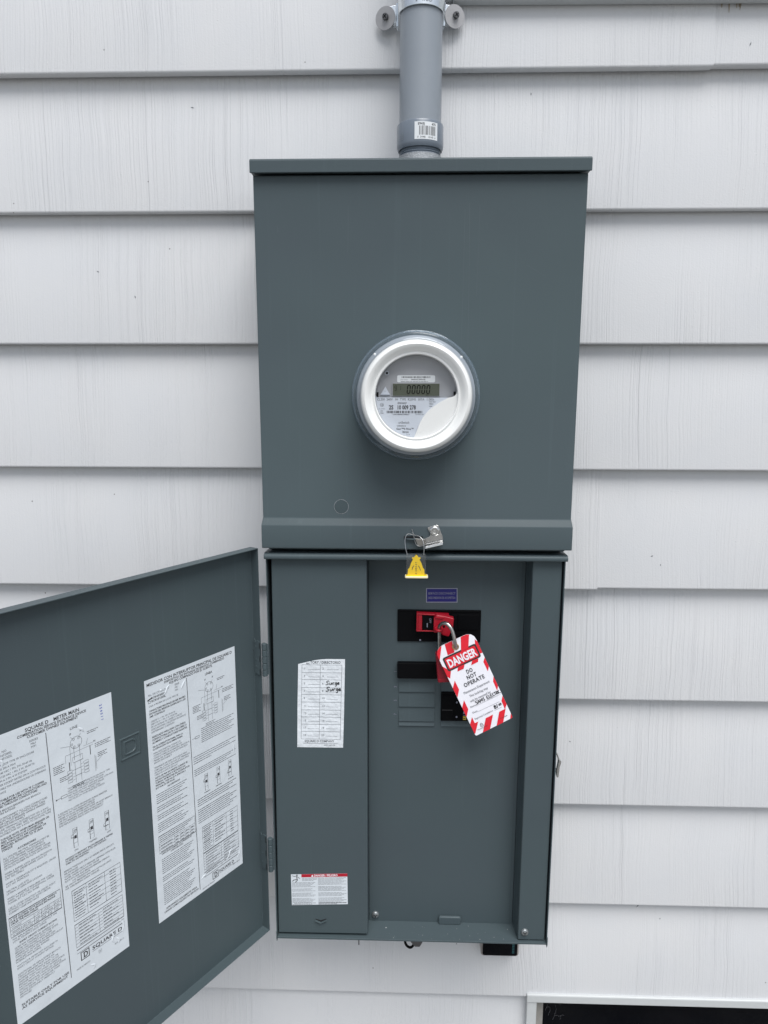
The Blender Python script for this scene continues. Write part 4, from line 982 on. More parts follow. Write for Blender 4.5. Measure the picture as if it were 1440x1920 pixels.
def label_two():
    b = MB(); W, H = 159.0, 366.2; T = TL2
    b.flat(T, [(0, 0), (W, 0), (W, H), (0, H)], 0.15, 0)
    V = lambda t: H - t
    b.text(T, 'MEDIDOR CON INTERRUPTOR PRINCIPAL DE SQUARE D', 3.2, V(9.5), 4.2, 2, 1, width=150, h=0.3)
    b.text(T, 'DISPOSITIVO DE ENTRADA DE SERVICIO COMBINADO', 31, V(13.8), 3.1, 2, 1, width=107, h=0.3)
    b.text(T, 'EQUIPO COMPRADO POR EL CLIENTE.', 39.3, V(17.8), 3.1, 2, 1, width=76, h=0.3)
    b.line(T, [(68.4, V(19)), (73.6, V(358.6))], 0.8, 0.45, 2)
    b.text(T, 'LÍNEA', 101, V(27), 3.4, 2, 1, h=0.3)
    para(b, T, ['SERIE', 'M61', 'M91'], 48, 23.4, H, 2.7, 4.2, 1, 0)
    b.text(T, 'No. DE CATALOGO', 5, V(24), 2.8, 1, 0, width=34, h=0.3)
    b.text(T, 'RC816F200SL', 9.5, V(29), 2.8, 2, 1, width=23, h=0.3); b.text(T, 'RC816F150SL', 9.5, V(33.4), 2.8, 2, 1, width=23, h=0.3)
    b.line(T, [(3.4, V(29.4)), (8.0, V(28.0)), (11, V(27.2))], 1.6, 0.36, 3); b.line(T, [(4.6, V(33.6)), (8.2, V(33.6)), (8.2, V(30.8)), (4.6, V(30.8))], 0.4, 0.38, 2, closed=True)
    para(b, T, ['CAJA A PRUEBA DE LLUVIA TIPO 3R'], 5, 39.5, H, 2.4, 3.4, 1, 0, 50)
    para(b, T, ['CONDUCTORES PRINCIPALES 200 AMP. MAXIMO', 'ENCHUFE DEL MEDIDOR CLASIFICADO A 200', 'AMP. CONTINUO'], 5, 46.5, H, 2.5, 4.0, 2, 1, 60)
    para(b, T, ['120/240 V~ 1 PH, 3W, 50-60 Hz', '208Y/120 V~ 1 PH, 3 W, 50-60 Hz', 'DE UN SISTEMA DE 3 FASES Y 4 HILOS', 'ADECUADO PARA UTILIZACION EN SERVICIO', 'SUBTERRANEO O ELEVADO'], 6.5, 62, H, 2.4, 3.9, 1, 0, 58)
    para(b, T, ['ADECUADO PARA USAR CON LÍNEAS', 'CONDUCTORAS DE 75 C DE COBRE O', 'ALUMINIO Y CONDUCTORES PASANTES'], 7, 85, H, 2.6, 4.2, 2, 1, 58)
    para(b, T, ['VEA EL INTERRUPTOR RAMAL PARA LA', 'CLASIFICACION DE ALAMBRE RAMAL'], 7, 99.5, H, 2.4, 3.8, 2, 1, 50)
    para(b, T, ['PARA DESCONECTAR TODOS LOS', 'CONDUCTORES DE CARGA DE LOS', 'CONDUCTORES DE SUMINISTRO, APAGUE LA', 'MANIJA DEL INTERRUPTOR OFF MARCADO', 'SERVICE DISCONNECT', '', 'TERMINALES DE LÍNEA ADECUADAS PARA', 'CABLE No. 6 AWG A 350 kcmil. LAS TERMINALES', 'DE ALIMENTACION SON ADECUADAS PARA', 'CABLE DE 4 AWG A 250 kcmil'], 7.5, 109, H, 2.3, 3.6, 1, 0, 60)
    para(b, T, ['NOTA DE PAR DE APRIETE: CUANDO SE', 'HAYAN AFLOJADO O RETIRADO LAS', 'TUERCAS DE MONTAJE DEL INTERRUPTOR', 'PRINCIPAL, VUELVALAS A APRETAR A', '8.47 N-M (75 LBS-PULG)'], 8, 146, H, 2.4, 3.9, 2, 1, 58)
    b.text(T, 'ACCESORIOS', 27, V(166.5), 2.4, 2, 1, h=0.3)
    for i in range(19):
        if i in (5, 9, 13): continue
        b.words(T, 8, 60 - (i % 4) * 4, V(171 + i * 3.15), 1.2, 2 if i in (4, 8, 12, 15) else 1, 0.3, i)
    b.line(T, [(7.8, V(234)), (70.2, V(234.5)), (70.4, V(260.3)), (7.8, V(260.3))], 0.5, 0.36, 2, closed=True)
    for i in range(3): b.words(T, 9.5, 66 - i * 7, V(237.6 + i * 3), 1.2, 2, 0.3, i + 5)
    for k, q in enumerate((246, 250.6, 255.4)): b.line(T, [(8, V(q)), (70.2, V(q))], 0.32, 0.37 + 0.003 * k, 2); b.words(T, 10, 30, V(q + 3.8), 1.3, 2, 0.3, k)
    for k, q in enumerate((34, 43.5, 52, 61)): b.line(T, [(q, V(246)), (q, V(260.2))], 0.32, 0.40 + 0.003 * k, 2); [b.words(T, q + 1.5, q + 6.5, V(249.8 + 4.7 * j), 1.5, 2, 0.3, k + j) for j in range(3)]
    b.text(T, 'CAPACIDAD NOMINAL DE CORRIENTE DE', 11, V(264), 2.3, 2, 1, width=52, h=0.3); b.text(T, 'CORTOCIRCUITO', 26, V(267.6), 2.3, 2, 1, width=22, h=0.3)
    for i in range(24):
        if i in (8, 12): continue
        b.words(T, 10.5, 66 - (i % 5) * 3, V(272 + i * 3.1), 1.25, 1, 0.3, i + 30)
    b.text(T, 'APROPIADO SOLAMENTE PARA', 13, V(352), 2.9, 2, 1, width=55, h=0.3); b.text(T, 'USARSE COMO EQUIPO DE SERVICIO', 9.8, V(356.6), 2.9, 2, 1, width=61, h=0.3)
    schematic(b, T, H, 107.5, 46.5, 0)
    b.rect(T, 78, V(117), 86, V(113.4), 0.3, 2); b.rect(T, 78.6, V(116.4), 85.4, V(114), 0.36, 0); b.line(T, [(73, V(115.5)), (78, V(115.2))], 0.4, 0.3, 2)
    for i in range(8): b.words(T, 89.5, 152 - (i % 3) * 5, V(106 + i * 3.0), 1.2, 1, 0.3, i + 70)
    for i in range(4): b.words(T, 73.5, 154 - (i % 2) * 12 - (i == 3) * 36, V(144.5 + i * 3.4), 1.2, 2 if i == 3 else 1, 0.3, i + 80)
    for i in range(4): b.words(T, 74, 153 - (i % 3) * 9, V(165 + i * 3.0), 1.2, 1, 0.3, i + 90)
    for k, (u, t) in enumerate(((92, 179), (115.2, 179), (137.8, 178))): toggle_pic(b, T, H, u, t, k)
    for k, u in enumerate((90, 112, 136)): b.words(T, u, u + 11, V(208.6), 1.5, 2, 0.3, k)
    for i in range(12):
        if i == 4: continue
        b.words(T, 77, 152 - (i % 3) * 7, V(214 + i * 3.4), 1.3, 2 if i in (0, 1, 2, 5, 6) else 1, 0.3, i + 110)
    for (t0, t1, rows, cols) in ((261, 303.5, (268, 278, 287, 294), (103, 129)), (304.5, 332, (309, 313.5, 318, 322.5, 327), (117,)), (336.5, 344, (340,), (117,))):
        b.line(T, [(83, V(t0)), (152, V(t0)), (152, V(t1)), (83, V(t1))], 0.45, 0.36, 2, closed=True)
        for k, q in enumerate(rows): b.line(T, [(83, V(q)), (152, V(q))], 0.3, 0.37 + 0.002 * k, 2)
        for k, q in enumerate(cols): b.line(T, [(q, V(t0)), (q, V(t1))], 0.3, 0.40 + 0.002 * k, 2)
    for i in range(13): b.words(T, 85, 101 - (i % 3) * 2, V(264.5 + i * 3.0), 1.3, 2, 0.3, i + 130)
    for i in range(9): b.words(T, 106, 126 - (i % 3) * 4, V(265 + i * 4.1), 1.3, 2, 0.3, i + 150); b.words(T, 137, 143, V(265 + i * 4.1), 1.4, 2, 0.3, i + 170)
    for i in range(8): b.words(T, 87, 114 - (i % 3) * 6, V(308 + i * 4.5), 1.2, 2, 0.3, i + 190); b.words(T, 122, 146 - (i % 2) * 12, V(308 + i * 4.5), 1.2, 2, 0.3, i + 210)
    logo(b, T, 98.5, V(357.5), 10.5, 2)
    b.text(T, 'SQUARE D', 111, V(353), 4.4, 2, 1, width=30, h=0.3); b.line(T, [(111, V(354.8)), (141.5, V(355))], 0.4, 0.3, 2)
    b.text(T, 'HECHO EN MEXICO', 78, V(362.5), 2.1, 2, 0, width=24, h=0.3); b.text(T, '80241-606-01', 139, V(357), 2.0, 2, 0, width=14, h=0.3)
    return b.build('instruction_label', ['paper', 'ink2', 'ink', 'marker'], door, label='white Spanish instruction label nearest the hinges on the open door')
label_two()
L2_ = [o for o in door.children if o.name.startswith('instruction_label.')][-1]
creases(TL2, 366.2, [[(28, 31), (33, 27), (36, 21), (41, 19)], [(58, 33), (62, 26), (67, 20)], [(24, 20), (27, 24)], [(124, 341), (131, 337), (134, 330), (140, 327)], [(148, 350), (153, 343), (152, 336)], [(146, 150), (150, 160), (149, 172)], [(76, 344), (82, 341), (88, 342)]], L2_)

# hinges
def hinge(zt_, zb_):
    b = MB()
    z_ = [zt_ - (zt_ - zb_) * i / 10 for i in range(11)]
    prof = [(0.0030, zt_ + 0.002), (0.0060, zt_ - 0.003), (0.0085, zt_ - 0.0005), (0.0150, zt_ - 0.001), (0.0150, zb_ + 0.001), (0.0085, zb_ + 0.0005), (0.0060, zb_ + 0.003), (0.0030, zb_ - 0.001), (0.0025, (zt_ + zb_) / 2)]
    b.prism(prof, lambda h, z, s: D(s, h, z), 0.0014, 0.0028)
    lf = b.build('hinge_leaf', 'enamel', door, bevel=0.0003)
    b = MB()
    for z in (zt_ - 0.012, (zt_ + zb_) / 2 - 0.004, zb_ + 0.013): b.lathe([(0.0018, -0.001), (0.0016, 0.0008), (0.0, 0.0012)], (0, 0, 0), 'y', 10); 
    b.v = []; b.f = []; b.m = []
    for z in (zt_ - 0.011, (zt_ + zb_) / 2 - 0.003, zb_ + 0.014):
        c = D(0.0029, 0.0065, z); vs = [c + dd * 0.0011]
        for j in range(8): vs.append(c + dn * 0.0020 * math.cos(j * PI / 4) + Vector((0, 0, 0.0020 * math.sin(j * PI / 4))))
        b.add(vs, [(0, 1 + j, 1 + (j + 1) % 8) for j in range(8)])
    b.build('rivets', 'enamel', lf)['kind'] = 'stuff'
    ax = Vector((-0.2142, -0.1462, 0))
    n = 5; L_ = (zt_ - zb_ - 0.004) / n
    b = MB()
    for i in range(n):
        za = zt_ - 0.003 - i * L_; zb2 = za - L_ + 0.0007
        b.tube([ax + Vector((0, 0, za)), ax + Vector((0, 0, za - 0.0005)), ax + Vector((0, 0, zb2 + 0.0005)), ax + Vector((0, 0, zb2))], [0.0035, 0.0041, 0.0041, 0.0035], 14)
    b.box(ax.x + 0.0036, LL, ax.y, ax.y + 0.0014, zb_ + 0.004, zt_ - 0.004)
    kn = b.build('hinge_knuckle', 'enamel', cab)
    b = MB()
    for i in (0, 2, 4):
        za = zt_ - 0.003 - i * L_
        b.prism([(0.0138, za - 0.0005), (0.0152, za - 0.0005), (0.0152, za - L_ + 0.001), (0.0138, za - L_ + 0.001)], lambda h, z, s: D(s, h, z), 0.0029, 0.0031)
    b.build('leaf_slot', 'dark', lf)
hinge(-0.3885, -0.4460)
hinge(-0.7205, -0.7850)

# side latch hanging on the right wall of the lower box
b = MB()
b.tube(catmull([(0.2395, -0.130, -0.566), (0.2445, -0.132, -0.576), (0.2470, -0.132, -0.584), (0.2472, -0.132, -0.592)], 5), 0.0013, 8)
b.prism([(0.2472, -0.5830), (0.2512, -0.5865), (0.2508, -0.5905), (0.2490, -0.5960), (0.2480, -0.6135), (0.2455, -0.6145), (0.2445, -0.6120), (0.2450, -0.6010), (0.2400, -0.5930), (0.2400, -0.5965), (0.2435, -0.6050), (0.2455, -0.5960), (0.2485, -0.5910)][:8], lambda a, c, d: (a, d, c), -0.135, -0.128)
b.tube([(0.2395, -0.131, -0.593), (0.2435, -0.131, -0.601), (0.2460, -0.131, -0.612)], 0.0012, 8)
b.build('side_latch', 'steel', cab, bevel=0.0004)

# ================================================================== ELECTRICITY METER
MX, MZ, MY = 0.0150, -0.0155, -0.1470
met = thing('electricity_meter', (MX, MY, MZ - 0.09), 'round white electricity meter with clear cover and digital display', 'electric meter')
MC = (MX, MY, MZ)
b = MB(); b.lathe([(0.0845, 0.001), (0.0845, 0.006), (0.0800, 0.010), (0.0780, 0.030), (0.0, 0.030)], MC, 'y', 72); b.build('base', 'face', met)
# clear cover: flange, wall, rounded shoulder, front pane
b = MB(); b.lathe([(0.0903, 0.0015), (0.0906, 0.004), (0.0903, 0.0075), (0.0893, 0.0095), (0.0872, 0.0108), (0.0853, 0.0125), (0.0840, 0.020), (0.0828, 0.036), (0.0816, 0.052), (0.0804, 0.0582), (0.0784, 0.0618), (0.0758, 0.0632)], MC, 'y', 96)
b.build('cover_ring', 'cover', met)
b = MB(); b.tube([(MX + 0.0899 * math.cos(2 * PI * i / 96), MY - 0.0062, MZ + 0.0899 * math.sin(2 * PI * i / 96)) for i in range(96)], 0.0014, 8, closed=True)
b.build('cover_rim', 'cover', met)
b = MB(); b.lathe([(0.0755, 0.012), (0.0757, 0.040), (0.0758, 0.053), (0.0754, 0.060), (0.0742, 0.0652), (0.0722, 0.0688), (0.0692, 0.0702), (0.0660, 0.0692), (0.0630, 0.0660), (0.0608, 0.0630), (0.0592, 0.0618), (0.0578, 0.0622), (0.0570, 0.0630), (0.0562, 0.0628), (0.0556, 0.0612), (0.0553, 0.0585), (0.0552, 0.046)], MC, 'y', 96)
b.build('bezel', 'white', met)
b = MB(); b.lathe([(0.0552, 0.0459), (0.0552, 0.0400)], MC, 'y', 72); b.build('recess_wall', 'face', met)
FZ = 0.0470
b = MB(); b.lathe([(0.0, FZ - 0.002), (0.0551, FZ - 0.002)], MC, 'y', 64); fp = b.build('face_plate', 'face', met)
TM = frame((MX, MY - FZ + 0.002, MZ), (1, 0, 0), (0, 0, 1))            # recess floor, mm from the centre
def px(u, v): return ((u - 697) / 7.58 * 0.728, -(v - 727) / 7.58 * 0.728)
# nameplate level
PL = 0.0525
TN = frame((MX, MY - PL, MZ), (1, 0, 0), (0, 0, 1))
curve = [px(1150, 742), px(1050, 795), px(950, 860), px(870, 925), px(800, 1010), px(745, 1110), px(708, 1210), px(672, 1290), px(640, 1320)]
curve_s = [(q.x, q.y) for q in catmull([Vector((*c, 0)) for c in curve], 4)]
left_arc = arc(0, 0, 55.0, -PI / 2 - 0.08, -PI - 0.02, 24)
poly = [px(140, 742)] + [px(1150, 742)] + curve_s[1:] + left_arc
b = MB(); b.prism(poly, lambda a, c, d: TN(a, c, d), -7.0, 0.0, 0)
np_ = b.build('nameplate', 'plate', met, bevel=0)
# raised white swoosh, lower right
sw = curve_s + arc(0, 0, 55.3, -PI / 2 - 0.06, 0.13, 28)
TW = frame((MX, MY - 0.0585, MZ), (1, 0, 0), (0, 0, 1))
sw = [px(1266, 655), px(1258, 690), px(1235, 718), px(1195, 733)] + sw
b = MB(); b.prism(sw, lambda a, c, d: TW(a, c, d), -12.0, 0.0, 0); b.build('front_panel', 'white', met, bevel=0.0030, seg=3)
# print on the nameplate
b = MB()
def tx(st_, u, v, cap, m=0, bold=0, w_=None, al='l'):
    q = px(u, v); b.text(TN, st_, q[0], q[1], cap * 0.728 / 7.58, m, bold, width=(w_ * 0.728 / 7.58 if w_ else None), align=al, h=0.12)
tx('CL200', 142, 784, 32, 0, 0, 110); tx('240V', 276, 784, 32, 0, 0, 88); tx('3W', 396, 784, 32, 0, 0, 44); tx('TYPE', 465, 784, 32, 0, 0, 86); tx('R2SM5', 575, 784, 32, 0, 0, 118); tx('30TA', 720, 784, 32, 0, 0, 90); tx('1.0Kh', 838, 784, 32, 0, 0, 112)
tx('KW/H/LP', 434, 834, 26, 0, 1, 126); tx('2S', 310, 908, 56, 0, 2, 64); tx('10 009 278', 424, 908, 56, 0, 2, 268)
tx('*10F10009278S01*', 350, 988, 16, 0, 1, 262); tx('20180120', 684, 986, 16, 1, 0, 120)
tx('uriSwitch'[2:] if False else 'uriSwitch', 446, 1110, 34, 0, 0, 156); tx('WEX0013', 424, 1150, 16, 0, 1, 128); tx('Gen™5 Riva™', 416, 1196, 26, 0, 1, 250); tx('Itron', 504, 1242, 32, 0, 1, 90); tx('01/18', 560, 1272, 14, 1, 0, 52)
tx('SA 0.2', 880, 808, 14, 0, 1, 90); tx('FM2S', 880, 838, 14, 0, 1, 58); tx('60Hz', 880, 870, 14, 0, 1, 46)
tx('US LISTED', 162, 908, 14, 1, 0, 94); tx('60Hz', 190, 938, 14, 0, 1, 34); tx('T30A', 188, 968, 14, 0, 1, 46)
q0, q1 = px(278, 962), px(784, 928); b.barcode(TN, q0[0], q1[0], q0[1], q1[1], 0, h=0.12, seed=8, unit=0.42)
c = px(210, 846); b.line(TN, arc(c[0], c[1], 2.3, 0, 2 * PI * 0.97, 24), 0.35, 0.12, 0, closed=True); b.text(TN, 'UL', c[0] - 1.3, c[1] - 0.9, 1.9, 0, 1, h=0.14)
b.build('nameplate_print', ['ink', 'ink2'], np_, recalc=True)
# display
q0, q1 = px(364, 720), px(1024, 548)
b = MB(); b.prism([(q0[0] - 0.8, q0[1] - 0.8), (q1[0] + 0.8, q0[1] - 0.8), (q1[0] + 0.8, q1[1] + 0.8), (q0[0] - 0.8, q1[1] + 0.8)], lambda a, c, d: TM(a, c, d), 0.1, 4.0); b.build('display_frame', 'face', met, bevel=0.0004)
b = MB(); b.prism([q0, (q1[0], q0[1]), q1, (q0[0], q1[1])], lambda a, c, d: TM(a, c, d), 0.2, 4.3); disp = b.build('display', 'lcd', met)
b = MB()
def seg7(u, v, w_, h_, segs, t):
    sl = 0.08 * h_
    S = {'a': ((0, h_), (w_, h_)), 'b': ((w_, h_), (w_, h_ / 2)), 'c': ((w_, h_ / 2), (w_, 0)), 'd': ((0, 0), (w_, 0)), 'e': ((0, 0), (0, h_ / 2)), 'f': ((0, h_ / 2), (0, h_)), 'g': ((0, h_ / 2), (w_, h_ / 2))}
    for i, s_ in enumerate(segs):
        (x0, y0), (x1, y1) = S[s_]; d = Vector((x1 - x0, y1 - y0)).normalized() * t * 0.35
        b.line(TM, [(u + x0 + d.x + sl * (y0 + d.y) / h_, v + y0 + d.y), (u + x1 - d.x + sl * (y1 - d.y) / h_, v + y1 - d.y)], t, 4.5 + 0.004 * i, 0)
for i in range(5):
    a = px(566 + i * 69, 686); seg7(a[0], a[1], 3.7, 10.8, 'abcdef', 1.35)
a = px(388, 642); seg7(a[0], a[1], 2.6, 6.0, 'abcdfg', 0.5); a = px(448, 642); seg7(a[0], a[1], 2.4, 6.0, 'bc', 0.35)
a = px(568, 714); b.text(TM, 'o', a[0], a[1], 1.1, 0, 1, h=4.5); a = px(830, 714); b.text(TM, 'kW h', a[0], a[1], 1.2, 0, 1, h=4.5)
b.build('digits', 'lcdink', disp)
# serial sticker above the display
q0, q1 = px(424, 532), px(962, 432)
b = MB(); b.prism(rounded(q0[0], q0[1], q1[0], q1[1], 2.0), lambda a, c, d: TM(a, c, d), 0.1, 0.6)
a0, a1 = px(488, 470), px(894, 446); b.barcode(TM, a0[0], a1[0], a0[1], a1[1], 1, h=0.75, seed=4, unit=0.3)
a = px(622, 500); b.text(TM, '0003C3F91E', a[0], a[1], 1.75, 1, 1, width=19.5, h=0.75); a = px(470, 498); b.words(TM, a[0], a[0] + 10, a[1], 0.6, 2, 0.75)
a = px(476, 524); b.words(TM, a[0], a[0] + 37, a[1], 0.75, 1, 0.75)
b.build('serial_label', ['sticker', 'ink', 'ink2'], fp)
# triangular button and screw boss
c3 = [px(258, 590), px(185, 708), px(326, 708)]
b = MB(); b.prism(c3, lambda a, c, d: TM(a, c, d), 0.1, 3.0); b.build('triangle_button', 'plate', met, bevel=0.0009, seg=3)
b = MB(); a = px(256, 656); b.rect(TM, a[0] - 0.8, a[1] - 0.15, a[0] + 0.8, a[1] + 0.15, 3.1, 0); b.build('button_mark', 'ink2', fp)
c = px(280, 402)
b = MB(); b.lathe([(0.0029, 0.0), (0.0029, 0.003), (0.0018, 0.003), (0.0018, 0.0006), (0.0, 0.0006)], TM(c[0], c[1], 0), 'y', 20); b.build('screw_boss', 'plate', met)
b = MB(); b.lathe([(0.0, 0.0), (0.00175, 0.0)], TM(c[0], c[1], 0.9), 'y', 16); b.build('screw_hole', 'black', met)
for (u0, v0, u1, v1) in ((138, 735, 160, 668), (1226, 706, 1252, 660)):
    q0, q1 = px(u0, v0), px(u1, v1); b = MB(); b.prism([q0, (q1[0], q0[1]), q1, (q0[0], q1[1])], lambda a, c, d: TM(a, c, d), 0.2, 5); b.build('dark_slot', 'black', met)
b = MB(); b.lathe([(0.0, 0.0618), (0.03, 0.0612), (0.0552, 0.0596)], MC, 'y', 64); b.build('front_window', 'window', met)
# moulding nubs on the bezel shoulder
for a in (2.36, 0.72):
    b = MB(); p = Vector((MX + 0.0788 * math.cos(a), MY - 0.060, MZ + 0.0788 * math.sin(a)))
    b.lathe([(0.0019, 0.0), (0.0016, 0.0014), (0.0, 0.0019)], p, 'y', 12); b.build('moulding_nub', 'white', met)

# ================================================================== BREAKERS
mb = thing('main_breaker', (0.0556, YD, -0.400), 'wide black main circuit breaker behind the red lockout clamp', 'circuit breaker')
b = MB(); b.box(-0.0098, 0.1214, YD - 0.0030, YD - 0.0003, -0.4004, -0.3476); b.build('body', 'black', mb, bevel=0.0010)
b = MB(); b.box(-0.0085, 0.1205, YD - 0.0042, YD - 0.0031, -0.3502, -0.3486); b.build('top_ridge', 'black', mb, bevel=0.0004)
b = MB(); b.box(0.0745, 0.0845, YD - 0.0055, YD - 0.0031, -0.3800, -0.3545); b.box(0.085, 0.1180, YD - 0.0045, YD - 0.0031, -0.3800, -0.3545); b.build('raised_face', 'black', mb, bevel=0.0008)
b = MB(); b.box(0.0287, 0.0520, YD - 0.0135, YD - 0.0031, -0.3775, -0.3535); hd = b.build('handle', 'black', mb, bevel=0.0015)
TH = frame((0.0385, YD - 0.0136, -0.3655), (1, 0, 0), (0, 0, 1))
b = MB()
b.text(TH, 'OFF', 1.4, 8.0, 3.2, 0, 0, rot=-PI / 2, h=0.1); b.words(TH, -2.4, -1.0, -7.0, 9.5, 0, 0.1)
b.v = [q for q in b.v]
b.build('handle_print', 'silver', hd)
b = MB(); c = (0.0262, YD - 0.0031, -0.3975); b.lathe([(0.0016, 0.0), (0.0014, 0.0003), (0.0, 0.0005)], c, 'y', 10); b.build('pin', 'silver', mb)

sb = thing('branch_breaker', (0.09, YD, -0.535), 'small black two pole branch breaker behind the danger tag', 'circuit breaker')
b = MB(); b.box(0.0607, 0.1180, YD - 0.0045, YD - 0.0003, -0.5340, -0.4848); b.build('body', 'black', sb, bevel=0.0012)
b = MB(); b.box(0.0625, 0.0830, YD - 0.0060, YD - 0.0046, -0.5060, -0.4895); b.box(0.0625, 0.0800, YD - 0.0060, YD - 0.0046, -0.5325, -0.5160); b.build('raised_face', 'black', sb, bevel=0.0006)
b = MB(); b.rect(TD, 62.5, -515.2, 79.5, -514.6, 4.7); b.build('seam_line', 'screw', sb)
for z in (-0.5015, -0.5265):
    b = MB(); b.lathe([(0.0016, 0.0), (0.0014, 0.0008), (0.0, 0.0011)], (0.0862, YD - 0.0045, z), 'y', 12); b.build('indicator', 'silver', sb)
b = MB(); b.rect(TD, 96.5, -531.4, 101.6, -525.2, 4.8, 0); b.rect(TD, 96.8, -524.0, 101.0, -523.0, 4.8, 1); b.rect(TD, 96.8, -521.0, 99.0, -517.0, 4.8, 1); b.words(TD, 97.2, 101, -529.5, 2.2, 2, 4.95)
b.build('rating_print', ['amber', 'silver', 'ink'], sb)

# ---- red breaker lockout
lo = thing('breaker_lockout', (0.05, -0.112, -0.384), 'red plastic lockout clamp closed on the main breaker handle', 'lockout device')
b = MB()
O = [(0.0198, -0.3792), (0.0712, -0.3794), (0.0706, -0.3520), (0.0200, -0.3500)]; I = [(0.0222, -0.3776), (0.0690, -0.3778), (0.0685, -0.3538), (0.0224, -0.3520)]
y0, y1 = YD - 0.0032, YD - 0.0150
vs = [(x, y, z) for y, ring in ((y0, O), (y1, O), (y1, I), (y0, I)) for x, z in ring]
fs = []
for k in range(4):
    k2 = (k + 1) % 4
    for i in range(4):
        j = (i + 1) % 4; fs.append((4 * k + i, 4 * k + j, 4 * k2 + j, 4 * k2 + i))
b.add(vs, fs); b.build('frame', 'red', lo, bevel=0.0006)
b = MB(); b.box(0.0224, 0.0287, YD - 0.0140, YD - 0.0032, -0.3774, -0.3526); b.build('jaw', 'red', lo, bevel=0.0006)
b = MB(); b.xz([(0.0466, -0.3541), (0.0505, -0.3484), (0.0640, -0.3506), (0.0775, -0.3540), (0.0764, -0.3692), (0.0700, -0.3838), (0.0602, -0.3814), (0.0568, -0.3782), (0.0462, -0.3774)], YD - 0.0250, YD - 0.0136)
b.build('clamp_block', 'red', lo, bevel=0.0016, seg=3)
b = MB(); b.xz([(0.0502, -0.3492), (0.0628, -0.3512), (0.0600, -0.3545), (0.0480, -0.3535)], YD - 0.0268, YD - 0.0248); b.build('rib', 'red', lo, bevel=0.0006)
b = MB(); b.lathe([(0.0, 0.0), (0.0020, 0.0)], (0.0620, YD - 0.0252, -0.3672), 'y', 18); b.build('screw_hole', 'black', lo)
b = MB(); b.tube([(0.0540 + 0.0052 * math.cos(2 * PI * i / 20), -0.1365 + 0.0075 * math.sin(2 * PI * i / 20), -0.3685) for i in range(20)], 0.0024, 10, closed=True)
b.build('eye', 'red', lo)

# ---- padlock
pk = thing('padlock', (0.068, -0.138, -0.450), 'red bodied padlock with steel shackle hanging behind the danger tag', 'padlock')
b = MB()
pl_ = rounded(-0.0195, -0.0235, 0.0195, 0.0225, 0.003, 4)
ca, sa = math.cos(0.085), math.sin(0.085)
b.xz([(0.0705 + x * ca - z * sa, -0.4270 + x * sa + z * ca) for x, z in [(x * (1 - 0.0 * z), z) for x, z in pl_]], -0.1480, -0.1280)
body = b.build('body', 'redp', pk, bevel=0.0028, seg=3)
b = MB(); b.xz([(0.0705 + x * ca - z * sa, -0.4270 + x * sa + z * ca) for x, z in ((-0.0185, -0.0178), (0.0185, -0.0178), (0.0185, -0.0168), (-0.0185, -0.0168))], -0.1484, -0.1479); b.build('seam', 'red', body)
b = MB(); b.tube(catmull([(0.0562, -0.1375, -0.412), (0.0552, -0.1375, -0.392), (0.0545, -0.1380, -0.3740), (0.0545, -0.1430, -0.3620), (0.0590, -0.1500, -0.3545), (0.0650, -0.1550, -0.3535), (0.0712, -0.1585, -0.3590), (0.0748, -0.1610, -0.3690), (0.0770, -0.1625, -0.3800), (0.0785, -0.1600, -0.3870), (0.0795, -0.1520, -0.3960), (0.0805, -0.1430, -0.4080)], 5), 0.0029, 14)
b.build('shackle', 'shackle', pk)

# ---- danger tag
BLt = Vector((0.1120, -0.1570, -0.5318)); EU = Vector((0.0558, 0.0, 0.0315)) / 62.0; EV = Vector((-0.0653, 0.0, 0.1383)) / 143.0
NT = Vector((0, -1, 0))
def TT(u, v, h=0):
    v2 = v + (31 - u) * 0.05 * (v / 143.0)
    bow = 1.6 * math.sin(PI * u / 62.0) * 0.35 + 2.5 * (1 - v / 143.0)
    return BLt + EU * u + EV * v2 + NT * ((h + bow) * 1e-3)
tg = thing('danger_tag', (0.107, -0.157, -0.532), 'red and white striped DANGER do not operate tag hanging on the padlock', 'tag')
W_, H_ = 62.0, 142.5
outl = [(2.2, 0), (59.8, 0), (61.4, 0.6), (62, 2.2), (62, H_ - 14), (61.2, H_ - 8), (58, H_ - 3.2), (52, H_ - 0.3), (48, H_), (14, H_), (9, H_ - 0.8), (3.6, H_ - 4), (0.6, H_ - 9), (0, H_ - 14), (0, 2.2), (0.6, 0.6)]
b = MB()
b.prism(outl, lambda a, c, d: TT(a, c, d), 0.0, 0.7, 0)
hc = (30.0, 132.6)
def clip(poly):    # keep print inside the card outline
    from itertools import chain
    out = [Vector((p[0], p[1])) for p in poly]; k = len(outl)
    for i in range(k):
        a, c = Vector(outl[i]), Vector(outl[(i + 1) % k]); ed = c - a
        res = []
        for j in range(len(out)):
            p, q = out[j], out[(j + 1) % len(out)]
            sp_, sq = ed.x * (p.y - a.y) - ed.y * (p.x - a.x), ed.x * (q.y - a.y) - ed.y * (q.x - a.x)
            if sp_ >= 0: res.append(p)
            if (sp_ >= 0) != (sq >= 0): res.append(p + (q - p) * (sp_ / (sp_ - sq)))
        out = res
        if not out: return []
    return [(p.x, p.y) for p in out]
